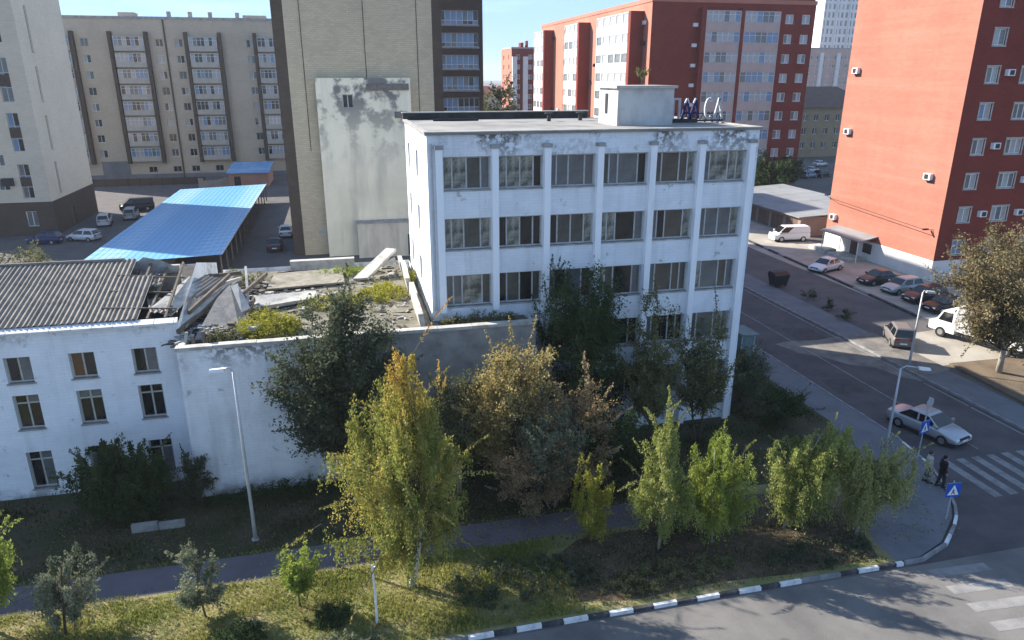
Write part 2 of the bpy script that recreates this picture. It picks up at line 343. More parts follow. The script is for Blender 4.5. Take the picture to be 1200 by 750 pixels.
def kerb_row(name, label, pts, lens, mats_, w=.16, h=.15, z=0., gap=.012):
    """kerb stones one by one along a polyline"""
    root = tag(thing(name, label, 'kerb', (pts[0][0], pts[0][1], 0)), None)
    P = [Vector((*p, 0)) for p in pts]; seg = [(P[i + 1] - P[i]).length for i in range(len(P) - 1)]; tot = sum(seg); s = 0; i = 0; cache = {}
    def at(d):
        for k, l in enumerate(seg):
            if d <= l or k == len(seg) - 1: return P[k] + (P[k + 1] - P[k]) * (d / l)
            d -= l
    while s < tot - .2:
        l = lens[i % len(lens)]; m = mats_[i % len(mats_)]; m = kerb_g if (m in (kerb_w, kerb_d) and rnd.random() < .12) else m; a, b = at(s), at(min(s + l, tot)); ln = (b - a).length
        key = (round(ln, 1), m.name)
        if key not in cache:
            mb = MB(); e = .02
            mb.hexa([(gap, 0, 0), (ln - gap, 0, 0), (ln - gap, w, 0), (gap, w, 0), (gap, e, h), (ln - gap, e, h), (ln - gap, w, h), (gap, w, h)]); cache[key] = mb.mesh('kerb_stone', m)
        o = inst('kerb_stone', cache[key], root, (a.x - P[0].x, a.y - P[0].y, z + rnd.uniform(-.008, .008)), math.atan2(b.y - a.y, b.x - a.x) + rnd.uniform(-.008, .008))
        s += l; i += 1
    return root
kerb_row('painted_kerb', 'long kerb painted in white and black blocks between verge and front road', [(-22.85, 21.33), (22.4, 21.36)], [1.0, .87], [kerb_w, kerb_d])
kerb_row('corner_kerb', 'curved kerb with faded white blocks round the paved street corner', [(22.5, 21.38), (23.5, 21.42), (25.3, 22.08), (27.3, 23.55), (28.4, 24.85), (29.9, 28), (30.42, 31)], [1.0, .9], [kerb_g, kerb_g, kerb_g, kerb_w, kerb_g, kerb_w, kerb_g, kerb_g], w=.15)
kerb_row('street_kerb', 'straight grey kerb along the pavement beside the white building', [(30.5, 31.1), (30.5, 100)], [1.0], [kerb_g], w=.15)
kerb_row('verge_kerb', 'grey kerb on the tree bed side of the street', [(38.62, 29.2), (38.45, 90)], [1.0], [kerb_g], w=.15)
kerb_row('parking_kerb', 'dark kerb between the shaded lane and the cars parked at the orange block', [(48.35, 47.2), (50.95, 90)], [1.2], [kerb_d], w=.3, h=.18)

def marks(name, label, rects, m, z=.009):
    root = tag(bpy.data.objects.new(name, None), kind='structure'); COL.objects.link(root)
    for q in rects:
        mb = MB(); mb.quad(*[(x, y, z) for x, y in q]); mb.build('stripe', m, root)
    return root
sun_wedge_m = mat('sandy sun wedge tone', (.20, .183, .16), (.115, .105, .098), .7, .97, .4, 12, lo=.40, hi=.62)  # pale sandy tone painting extra brightness into the sunlit wedge
sheet('sandy_sun_wedge', [(32.4, 46.9), (33.0, 44.8), (34.4, 43.4), (35.2, 41.9), (36.7, 40.9), (37.3, 38.9), (38.4, 38.0), (38.4, 47.4), (36.2, 46.9), (34.1, 47.3)], .0075, sun_wedge_m)  # sheet follows the sun wedge and lightens the asphalt there
sheet('sandy_sun_crossover', [(38.45, 38.4), (41.5, 39.2), (41.5, 47.2), (38.45, 47.0)], KZ + .006, sun_wedge_m, z0=.0)  # carries the painted brightness of the wedge across the pavement
leafy = mat('brown leafy soil', (.12, .088, .058), (.055, .045, .028), .9, .98, .6, 10, lo=.4, hi=.62)
sheet('bare_soil', [(7.5, 22.4), (10, 21.9), (14, 22.1), (18, 21.8), (21.6, 22.0), (22.4, 24.2), (23.6, 26.4), (20, 27.6), (16, 28.2), (13.4, 28.2), (12.4, 26.3), (9.2, 26.2), (7.8, 25.2)], KZ + .004, leafy)
marks('street_crossing', '', [[(30.75 + i, 24.9), (31.25 + i, 24.9), (31.35 + i, 28.5), (30.85 + i, 28.5)] for i in range(8)], mark_m)
marks('front_crossing', '', [[(23.1, 20.9 - i * 1.06), (25.9, 20.75 - i * 1.06), (25.9, 20.25 - i * 1.06), (23.1, 20.4 - i * 1.06)] for i in range(7)], mark_faint)
marks('centre_line', '', [[(33.97, y), (34.07, y), (34.07, y + 3.45), (33.97, y + 3.45)] for y in [29.2 + 3.5 * k for k in range(18)]], mark_m)
marks('road_edge_line', '', [[(38.0, 30 + 4 * k), (38.12, 30 + 4 * k), (38.12, 33.8 + 4 * k), (38.0, 33.8 + 4 * k)] for k in range(10)], mark_faint)

# ------------------------------------------------------------------ white five storey office building
def white_building():
    X0, Y0, Wd, D, Ht = 4.15, 36.05, 18.15, 11.8, 17.3
    t = thing('office_building', 'derelict white five storey office building with pilasters and rows of wide windows', 'building', (X0, Y0, 0))
    pil = [.56, 3.39, 6.13, 8.98, 11.92, 14.72, 17.67]; rows = [(14.58, 16.24), (11.5, 13.14), (8.44, 10.14), (5.38, 7.04), (2.3, 3.96)]
    holes = []
    for i in range(6):
        for k, (a, b) in enumerate(rows):
            if k > 2 and i < 2: continue
            holes.append((pil[i] + .19, pil[i + 1] - .19, a, b))
    mb = MB(); facade(mb, FM(0, 0, 0, 0), Wd, Ht, holes, .22)
    side = [(1.6, 2.8), (6.2, 7.4)]
    sh = [(a, b, z, z + 1.5) for a, b in side for z in (8.6, 11.6, 14.65)]
    facade(mb, FM(0, D, 0, -math.pi / 2), D, Ht, sh, .2)
    facade(mb, FM(Wd, 0, 0, math.pi / 2), D, Ht, [(a, b, z, z + 1.5) for a, b in ((2, 3.6), (7, 8.6)) for z in (2.4, 5.5, 8.6, 11.6, 14.65)], .2)
    mb.quad((Wd, D, 0), (0, D, 0), (0, D, Ht), (Wd, D, Ht))
    mb.build('wall', white_paint, t)
    gl = [[G_OLIVE, G_GREY, G_MOTTLED], [G_DARK, G_DARK, G_OLIVE, G_MOTTLED], [G_OLIVE, G_MOTTLED, G_DARK, G_GREY], [G_DARK, G_OLIVE, G_GREY, G_MOTTLED], [G_BROWN, G_GREY, G_BROWN, G_DARK, G_MOTTLED], [G_BROWN, G_GREY, G_MOTTLED]]
    rr = random.Random(3)
    for i in range(6):
        for k, (a, b) in enumerate(rows):
            if k > 2 and i < 2: continue
            vs = rr.choice([(.17, .36, .8), (.2, .5, .8), (.2, .62, .82), (.16, .42, .78)])
            window(t, pil[i] + .19, .2, a, 0, pil[i + 1] - pil[i] - .38, b - a, vs, (), grey_white, gl[i], .075, sill=pale_conc, r=rr)
    for a, b in side:
        for z in (8.6, 11.6, 14.65): window(t, .2, D - a, z, -math.pi / 2, b - a, 1.5, (.5,), (), grey_white, [G_DARK, G_GREY], .07, r=rr)
    for a, b in ((2, 3.6), (7, 8.6)):
        for z in (2.4, 5.5, 8.6, 11.6, 14.65): window(t, Wd - .2, a, z, math.pi / 2, b - a, 1.5, (.5,), (), grey_white, [G_DARK, G_GREY], .07, r=rr)
    box_part('dark_room_block', t, bitumen, .4, Wd - .4, .4, D - .4, .1, 17.2)                  # solid black block painted as the darkness of the unlit rooms
    for i, p in enumerate(pil):
        z0 = 8.2 if p < 4 else .1
        m = MB(); m.box(p - .17, p + .17, -.30, .0, z0, 16.62); o = m.build('pilaster', pil_paint, t)
        m = MB(); m.box(p - .22, p + .22, -.34, .002, 16.62, 16.80); m.build('pilaster_cap', concrete, o)
    m = MB(); m.box(-.10, Wd + .10, -.12, D + .1, Ht, Ht + .10); r = m.build('roof', roof_dirt, t)
    m = MB(); m.box(-.12, Wd + .12, -.15, .12, Ht + .1, Ht + .16); m.box(-.12, .12, .12, D, Ht + .1, Ht + .16); m.box(Wd - .1, Wd + .12, .12, D, Ht + .1, Ht + .16); m.build('roof_edging', concrete, r)
    m = MB(); m.box(-.1, 12.2, D - .28, D + .12, Ht + .1, Ht + .52); m.build('back_parapet', bitumen, r)
    m = MB(); m.box(-.16, 12.3, D - .36, D + .18, Ht + .52, Ht + .58); m.build('parapet_cap', concrete, r)
    # old pipes and vents lying on the roof
    m = MB(); m.tube([(1.6, 9.9, Ht + .17), (4.4, 9.6, Ht + .19)], .09, 6); m.build('fallen_pipe', dark_metal, r)
    for x, y in ((8.6, 8.3), (10.8, 8.8)):
        m = MB(); m.tube([(x, y, Ht + .1), (x, y, Ht + .55)], .13, 8); m.box(x - .24, x + .24, y - .24, y + .24, Ht + .55, Ht + .60); m.build('roof_vent', dark_metal, r)
    # roof house
    m = MB(); m.hexa([(11.05, 3.05, Ht + .1), (14.4, 3.05, Ht + .1), (14.4, 6.05, Ht + .1), (11.05, 6.05, Ht + .1), (11.05, 3.05, 19.4), (14.4, 3.05, 19.4), (14.4, 6.05, 19.4), (11.05, 6.05, 19.4)])
    ph = m.build('roof_house', mat('stained concrete render', (.52, .52, .50), (.33, .33, .32), 1.1, .9, .2, stretch=(1, 1, .5), lo=.42, hi=.7), t)
    m = MB(); m.box(10.9, 14.55, 2.9, 6.2, 19.4, 19.55); m.build('roof_house_slab', pale_conc, ph)
    m = MB(); m.box(11.02, 11.05, 4.6, 5.0, 18.0, 19.1); m.build('slit_window', dark_metal, ph)
    # drain pipe by the left corner, electric box
    m = MB(); m.tube([(.2, -.06, 8.3), (.2, -.06, 16.9)], .05, 6); m.build('drain_pipe', galv, t)
    # blue spray paint on the plinth
    for pts in ([(16.2, 1.35), (16.7, 1.6), (17.2, 1.3), (17.5, 1.55), (17.1, 1.1), (16.4, 1.15)], [(10.4, .9), (10.75, 1.15), (11.15, .95), (10.7, .7), (10.4, .9)]):
        m = MB()
        for p, q in zip(pts, pts[1:]): m.bar((p[0], -.012, p[1]), (q[0], -.012, q[1]), .02, .16)
        m.build('graffiti', spray_blue, t)
    return t
white_building()

def roof_letters():
    t = thing('roof_sign', 'white and navy rooftop letters on a dark frame behind the roof house', 'sign', (19.45, 41.0, 17.4)); t.scale = (.95, 1, .84)
    m = MB(); m.bar((-.3, .25, .12), (3.6, .25, .12), .12); m.bar((-.3, .25, .62), (3.6, .25, .62), .08)
    for x in (0, 1.2, 2.4, 3.4): m.bar((x, .3, 0), (x, .3, 1.0), .07); m.bar((x, .35, .8), (x, 1.1, .0), .06)
    m.box(-.3, 1.75, .05, .6, 0, .26); m.build('frame', dark_metal, t)
    def A(x, w, mt):
        m = MB(); h = 1.42; m.bar((x, 0, .26), (x + w / 2, 0, .26 + h), .13, .12); m.bar((x + w, 0, .26), (x + w / 2, 0, .26 + h), .13, .12); m.bar((x + w * .2, -.005, .72), (x + w * .8, -.005, .72), .1, .1); m.build('letter', mt, t)
    def Pi(x, w, mt):
        m = MB(); m.bar((x, 0, .26), (x, 0, 1.68), .13, .12); m.bar((x + w, 0, .26), (x + w, 0, 1.68), .13, .12); m.bar((x - .06, -.004, 1.62), (x + w + .06, -.004, 1.62), .12, .14); m.build('letter', mt, t)
    def C(x, w, mt):
        m = MB(); pts = [(x + w / 2 + w / 2 * math.cos(R(a)), 0, .96 + .68 * math.sin(R(a))) for a in range(50, 311, 20)]
        for p, q in zip(pts, pts[1:]): m.bar(p, q, .12, .14)
        m.build('letter', mt, t)
    lw_ = mat('weathered letter white', (.5, .5, .5), (.36, .36, .37), 3, .7); Pi(.0, .42, lw_); A(.62, .55, navy); A(1.2, .55, navy)
    m = MB(); m.bar((.75, -.07, 1.35), (.88, -.07, 1.66), .05, .1); m.bar((1.0, -.07, 1.35), (.91, -.07, 1.66), .05, .1); m.build('letter_edge', white_sign, t)
    m = MB(); m.bar((1.33, -.07, 1.35), (1.46, -.07, 1.66), .05, .1); m.build('letter_edge', white_sign, t)
    C(2.2, .5, lw_); A(2.85, .55, lw_)
roof_letters()

# unseen blocks added behind the office building, shaped to cast the street shadow
def unseen_block(name, label, x0, x1, y0, y1, h, m):
    t = thing(name, label, 'building', (x0, y0, 0)); Wd, D = x1 - x0, y1 - y0
    mb = MB(); holes = [(D - a - 1.4, D - a, z, z + 1.4) for a in (1.5, 4.5) for z in (2, 5.2, 8.4, 11.4) if a + 1.5 < D and z + 2 < h]
    facade(mb, FM(Wd, 0, 0, math.pi / 2), D, h, holes, .18); facade(mb, FM(0, 0, 0, 0), Wd, h, []); facade(mb, FM(0, D, 0, -math.pi / 2), D, h, []); mb.quad((Wd, D, 0), (0, D, 0), (0, D, h), (Wd, D, h))
    mb.build('wall', m, t)
    for q in holes: window(t, Wd - .16, q[0], q[2], math.pi / 2, 1.4, 1.4, (.5,), (), grey_white, [G_DARK, G_GREY])
    box_part('roof', t, bitumen, -.1, Wd + .1, -.1, D + .1, h, h + .15)
unseen_block('unseen_shade_wing', 'unseen lower white wing added behind the office building to shade the street', 11.5, 22.2, 47.98, 55, 15.6, white_paint)
unseen_block('unseen_shade_block', 'unseen white flat roofed block added behind the office building to shade the street', 8, 25, 60.2, 72, 13.9, annex_paint)

# ------------------------------------------------------------------ low annex with collapsed, overgrown roof
def annex():
    X0, Y0, Ht = -8.1, 33.8, 7.95
    t = thing('annex', 'low white annex with a ruined overgrown flat roof in front of the office building', 'building', (X0, Y0, 0))
    mb = MB(); holes = [(13.05, 14.45, 2.5, 4.95), (13.0, 15.3, .1, 2.1), (15.75, 16.6, 2.4, 4.7), (9.4, 10.8, 2.5, 4.6), (9.4, 10.8, .9, 2.0)]
    facade(mb, FM(0, 0, 0, 0), 8.6, Ht, [], .3); facade(mb, FM(8.6, 0, 0, 0), 8.7, Ht, [(a - 8.6, b - 8.6, c, d) for a, b, c, d in holes], .35, m=1)
    facade(mb, FM(0, 15.2, 0, -math.pi / 2), 15.2, Ht - .4, [], .2); facade(mb, FM(17.3, 0, 0, math.pi / 2), 2.2, Ht, [], .2)
    mb.quad((12.2, 15.2, 0), (0, 15.2, 0), (0, 15.2, Ht), (12.2, 15.2, Ht)); mb.quad((12.2, 2.25, 0), (12.2, 15.2, 0), (12.2, 15.2, Ht), (12.2, 2.25, Ht))
    mb.build('wall', [annex_paint, annex_grey], t)
    for a, b, c, d in holes[:1] + holes[2:]: window(t, a, .3, c, 0, b - a, d - c, (.5,), (.6,), grey_white, [G_DARK, G_DARK, G_GREY], .08)
    o = box_part('doorway', t, dark_metal, 13.0, 15.3, .34, .4, .1, 2.1)
    box_part('porch_slab', t, concrete, 12.6, 15.7, -1.0, 0, 2.15, 2.35)
    for x in (12.75, 15.5): box_part('porch_column', t, pale_conc, x - .12, x + .12, -.9, -.66, .1, 2.15)
    m = MB(); m.box(.3, 12.1, .3, 14.9, 7.6, 7.72); m.box(12.1, 17.2, .3, 2.2, 7.6, 7.72); rf = m.build('roof', mat('mossy roof rubble', (.215, .195, .155), (.10, .095, .068), .8, .98, .8, 5, lo=.38, hi=.62), t)
    # parapet coping in separate slabs
    x = -.05
    while x < 17.2:
        l = rnd.uniform(1.5, 2.1); x1 = min(x + l, 17.35); m = MB(); dz = rnd.uniform(-.02, .02)
        m.hexa([(x + .01, -.10, Ht + dz), (x1 - .01, -.10, Ht + dz), (x1 - .01, .34, Ht + dz), (x + .01, .34, Ht + dz), (x + .01, -.10, Ht + .16 + dz), (x1 - .01, -.10, Ht + .16 + dz), (x1 - .01, .34, Ht + .16 + dz), (x + .01, .34, Ht + .16 + dz)])
        m.build('coping', pale_conc, t); x = x1
    m = MB(); m.box(.0, .3, .34, 3.0, 7.5, Ht + .1); m.box(.0, .28, 6.5, 9.4, 7.5, Ht - .05); m.build('side_parapet', pale_conc, t)
    m = MB(); m.box(4.3, 8.5, 14.8, 15.3, 7.6, 8.35); m.build('back_parapet', pale_conc, t)
    # long leaning parapet beside the office building
    for k in range(6):
        y = 1.0 + k * 2.2; m = MB(); ln = rnd.uniform(-.1, .15); h = 8.55 + rnd.uniform(-.25, .2)
        m.hexa([(11.5, y + .03, 7.6), (11.75, y + .03, 7.6), (11.75, y + 2.15, 7.6), (11.5, y + 2.15, 7.6), (11.4 + ln, y + .03, h), (11.68 + ln, y + .03, h), (11.68 + ln, y + 2.15, h + .1), (11.4 + ln, y + 2.15, h + .1)]); m.build('leaning_parapet_block', pale_conc, t)
    def slab(pts, th, mt, name='broken_slab', jag=True):
        pts = [Vector(p) for p in pts]; n = (pts[1] - pts[0]).cross(pts[2] - pts[0]).normalized() * th; m = MB(); k = len(pts); b = len(m.v)
        m.v += [tuple(p - n) for p in pts] + [tuple(p) for p in pts]; m.f += [tuple(k - 1 - i for i in range(k)), tuple(k + i for i in range(k))]; m.mi += [0, 0]
        for i in range(k): j = (i + 1) % k; m.f.append((i, j, k + j, k + i)); m.mi.append(0)
        m.build(name, mt, t)
    # collapsed end next to the corrugated roof: tilted slabs, snapped beams, panels
    gs = mat('grey broken slab', (.25, .24, .225), (.15, .145, .14), 2.2, .95, .3)
    slab([(.5, 1.4, 7.9), (2.6, 2.0, 7.95), (2.75, 3.4, 8.5), (1.9, 5.2, 9.6), (1.3, 4.4, 9.1)], .16, gs)
    slab([(2.0, 4.9, 9.5), (2.35, 5.0, 9.6), (3.0, 3.7, 8.6), (2.6, 3.4, 8.5)], .14, pale_conc)
    slab([(-.4, 2.4, 8.5), (.1, 2.2, 8.4), (1.6, 6.3, 9.4), (1.1, 6.6, 9.5)], .12, pale_conc)
    slab([(-1.6, 3.0, 9.2), (-.6, 2.7, 8.9), (.6, 6.6, 9.5), (-.4, 7.0, 9.7)], .1, pale_conc)
    slab([(2.9, 5.6, 8.1), (6.2, 7.2, 8.0), (6.1, 8.3, 8.1), (2.8, 6.9, 8.4)], .2, pale_conc)
    slab([(8.3, 11.2, 7.9), (9.2, 10.8, 8.0), (11.2, 12.9, 9.3), (10.6, 13.3, 9.3)], .18, pale_conc)
    slab([(-.9, 8.4, 8.6), (1.4, 8.8, 8.3), (1.2, 11.4, 8.5), (-.7, 11.0, 8.9)], .1, gs)
    slab([(3.2, 9.8, 7.95), (7.8, 10.4, 7.95), (7.6, 13.8, 8.0), (3.4, 13.2, 8.0)], .1, mat('sandy slab', (.27, .245, .20), (.15, .14, .11), 1.2, .95, .4))
    beams = [((.2, .8, 7.6), (.35, 1.0, 8.5)), ((.7, .7, 7.6), (.6, .9, 8.3)), ((-.2, 1.7, 8.3), (2.0, 7.0, 9.2)), ((.1, 3.2, 8.8), (1.7, 6.8, 9.7)), ((2.4, 1.6, 7.7), (3.1, 4.6, 8.9)), ((1.6, 6.2, 8.2), (3.4, 9.0, 9.1)),
             ((2.5, 6.6, 8.0), (2.2, 9.6, 9.4)), ((-.8, 5.4, 9.0), (2.0, 8.6, 9.0)), ((1.2, .6, 7.6), (1.15, .65, 8.6)), ((9.4, 12.2, 8.2), (11.1, 12.6, 8.7)), ((-1.1, 9.6, 8.9), (1.8, 10.4, 8.9))]
    for p, q in beams:
        m = MB(); m.bar(p, q, .14, .2); m.build('broken_beam', wood_old if rnd.random() < .75 else pale_conc, t)
    for k in range(190):
        x, y = (rnd.uniform(-.3, 3.4), rnd.uniform(1.2, 11)) if k < 140 else (rnd.uniform(4, 11), rnd.uniform(6, 14)); s = rnd.uniform(.06, .2) if k > 30 else rnd.uniform(.2, .4); m = MB(); z = 7.72 + (rnd.uniform(.0, .5) if k < 140 else 0)
        m.hexa([(x + a * s * rnd.uniform(.6, 1.2), y + b * s * rnd.uniform(.6, 1.2), z + c * s * .6 * rnd.uniform(.6, 1.1)) for c in (0, 1) for a, b in ((-1, -1), (1, -1), (1, 1), (-1, 1))]); m.build('rubble_lump', rnd.choice([pale_conc, concrete, wood_old, gs]), t)
    m = MB(); m.box(-.1, 3.3, .4, 10.5, 5.5, 7.55); m.build('collapsed_floor', bitumen, t)
    for nm, mm, cnt in (('rubble_chips', concrete, 700), ('timber_scraps', wood_old, 360), ('dark_scraps', bitumen, 320)):
        m = MB()
        for k in range(cnt):
            x, y = (rnd.gauss(1.4, 1.2), rnd.uniform(.8, 12)) if k % 3 else (rnd.uniform(3, 11.3), rnd.uniform(1, 14.5)); x = max(-.6, min(11.3, x)); s = rnd.uniform(.03, .10); an = rnd.uniform(0, 3.14); l = s * rnd.uniform(1, 6 if nm != 'rubble_chips' else 1.8); dx, dy = math.cos(an) * l, math.sin(an) * l; z = 7.72 + (rnd.uniform(0, .75) * max(0, 1 - abs(x - 1.3) / 2.2) if x < 3.4 else 0)
            m.bar((x - dx, y - dy, z + s * .5), (x + dx, y + dy, z + s * .5 + rnd.uniform(-.2, .3) * l), s, s * .8)
        tag(m.build(nm, mm, t), kind='stuff')
annex()

# ------------------------------------------------------------------ school block with corrugated roof
def school():
    X0, Y0 = -30., 35.7; Wd, D, Ht = 21.75, 12.2, 8.72
    t = thing('school_block', 'white three storey block under an old corrugated roof at the annex end', 'building', (X0, Y0, 0))
    cols = [-16.05 + 2.75 * k for k in range(-4, 3)]; rows = [(6.26, 7.56, ()), (3.84, 5.62, (.74,)), (.58, 2.6, (.76,))]
    holes = [(c - X0, c - X0 + 1.12, a, b) for c in cols for a, b, h in rows]
    mb = MB(); facade(mb, FM(0, 0, 0, 0), Wd, Ht, holes, .2); facade(mb, FM(Wd, 0, 0, math.pi / 2), D, Ht, [], .2); facade(mb, FM(0, D, 0, -math.pi / 2), D, Ht, [], .2); mb.quad((Wd, D, 0), (0, D, 0), (0, D, Ht), (Wd, D, Ht))
    mb.quad((Wd, 0, Ht), (Wd, D, Ht), (Wd, D / 2, Ht + 1.5)); mb.quad((0, D, Ht), (0, 0, Ht), (0, D / 2, Ht + 1.5)); mb.build('wall', school_paint, t)
    ff = mat('weathered cream frame', (.50, .48, .42), (.38, .36, .31), 4, .7)
    for c in cols:
        for a, b, h in rows:
            window(t, c - X0, .17, a, 0, 1.12, b - a, (.5,), h, ff, [G_DARK, G_DARK, G_DARK, G_GREY] + ([G_ORANGE] if abs(c + 13.3) < .1 and a > 6 else []), .075, sill=concrete)
    box_part('attic', t, bitumen, .3, Wd - .3, .3, D - .3, .1, Ht - .05)
    # eave: white strips one by one
    x = 0
    while x < Wd:
        m = MB(); x1 = min(x + .9, Wd); m.hexa([(x + .012, -.26, Ht), (x1 - .012, -.26, Ht), (x1 - .012, .06, Ht), (x + .012, .06, Ht), (x + .012, -.26, Ht + .1), (x1 - .012, -.26, Ht + .1), (x1 - .012, .12, Ht + .24), (x + .012, .12, Ht + .24)]); m.build('eave_strip', eave_w, t); x = x1
    # corrugated sheets, three courses each side of the ridge
    def corr(w, l, n):
        m = MB(); pts = []
        k = n * 6
        for i in range(k + 1):
            x = w * i / k; z = .042 * math.sin(2 * math.pi * i / 6); pts.append((x, z))
        for (x, z), (x2, z2) in zip(pts, pts[1:]):
            m.quad((x, 0, z), (x2, 0, z2), (x2, l, z2), (x, l, z)); m.quad((x, l, z - .012), (x2, l, z2 - .012), (x2, 0, z2 - .012), (x, 0, z - .012))
            m.quad((x, 0, z - .012), (x2, 0, z2 - .012), (x2, 0, z2), (x, 0, z))
        return m
    sw, rise = 1.17, math.atan2(1.5, 5.9); slopeL = math.hypot(5.9, 1.5) + .1; cl = slopeL / 3
    mesh = [corr(sw + .06, cl + .16, 5).mesh('roof_sheet', mm, True) for mm in (asb, asb2)]
    edge = [Wd - .9, Wd - 1.9, Wd - 2.6]                 # the roof is torn away towards the annex, more so up the slope
    for c in range(3):
        x = 0.
        while x + sw < edge[c] + rnd.uniform(-.2, .2):
            o = inst('roof_sheet', rnd.choice(mesh), t); d = -.05 + c * cl
            o.location = (x, .1 + d * math.cos(rise), Ht + .30 + d * math.sin(rise) + .012 * c + rnd.uniform(0, .012)); o.rotation_euler = (rise + rnd.uniform(-.006, .006), 0, rnd.uniform(-.008, .008)); x += sw
        x = 0.
        while x + sw < Wd - 3.2:
            o = inst('roof_sheet', mesh[c % 2], t); d = c * cl
            o.location = (x + sw, D - .1 - d * math.cos(rise) + .0, Ht + .30 + d * math.sin(rise) + .012 * c); o.rotation_euler = (rise, 0, math.pi); x += sw
    m = MB(); m.tube([(0, 6.05, Ht + 1.86), (Wd - 3.6, 6.05, Ht + 1.86)], .12, 6); m.build('ridge', asb, t)
    # bare roof timbers where sheets are gone
    for x in (Wd - 3.0, Wd - 2.2, Wd - 1.4, Wd - .6):
        m = MB(); m.bar((x, .2, Ht + .2), (x + rnd.uniform(-.1, .1), 6.0, Ht + 1.6 - rnd.uniform(0, .5)), .1, .16); m.build('rafter', wood_old, t)
    for y in (1.2, 2.8, 4.4):
        m = MB(); m.bar((Wd - 3.6, y, Ht + .34 + y * .25), (Wd - .3 + rnd.uniform(-.6, .3), y + rnd.uniform(-.3, .3), Ht + .2 + y * .2), .07, .07); m.build('batten', wood_old, t)
    for (x, y, z, a, b) in ((Wd - 1.3, .5, Ht + .45, .05, .3), (Wd - .6, 3.3, Ht + .55, .2, -.5), (Wd - 1.7, 5.0, Ht + 1.2, -.25, .8), (Wd - 2.5, 3.4, Ht + 1.05, .1, .15)):
        o = inst('fallen_sheet', mesh[0], t, (x, y, z)); o.rotation_euler = (a, .12, b)
    m = MB(); m.v += [(Wd - 3.3, 5.9, Ht + 1.5), (Wd - .9, 5.9, Ht + 1.3), (Wd - .9, 6.1, Ht + .1), (Wd - 3.3, 6.1, Ht + .1), (Wd - 2.6, 5.9, Ht + 2.0), (Wd - 1.8, 5.9, Ht + 1.8)]; m.f += [(0, 3, 2, 1, 5, 4)]; m.mi += [0]; m.box(Wd - 3.3, Wd - .9, 6.1, 6.4, Ht, Ht + 1.4); m.build('gable_stub', concrete, t)
school()

# ------------------------------------------------------------------ generic flats
def shell(t, Wd, D, Ht, m, front=(), left=(), right=(), depth=.15, z0=0., mats=None, fm=0, lm=0, rm=0):
    mb = MB(); facade(mb, FM(0, 0, 0, 0), Wd, Ht, list(front), depth, z0, fm); facade(mb, FM(0, D, 0, -math.pi / 2), D, Ht, list(left), depth, z0, lm); facade(mb, FM(Wd, 0, 0, math.pi / 2), D, Ht, list(right), depth, z0, rm)
    mb.quad((Wd, D, z0), (0, D, z0), (0, D, Ht), (Wd, D, Ht)); return mb.build('wall', mats or m, t)
def flat_roof(t, Wd, D, Ht, m=concrete, par=.5):
    mb = MB(); mb.box(-.12, Wd + .12, -.12, D + .12, Ht, Ht + .12); mb.box(-.12, Wd + .12, -.12, .2, Ht + .12, Ht + par); mb.box(-.12, .2, .2, D + .12, Ht + .12, Ht + par); mb.box(Wd - .2, Wd + .12, .2, D + .12, Ht + .12, Ht + par); return mb.build('roof', m, t)

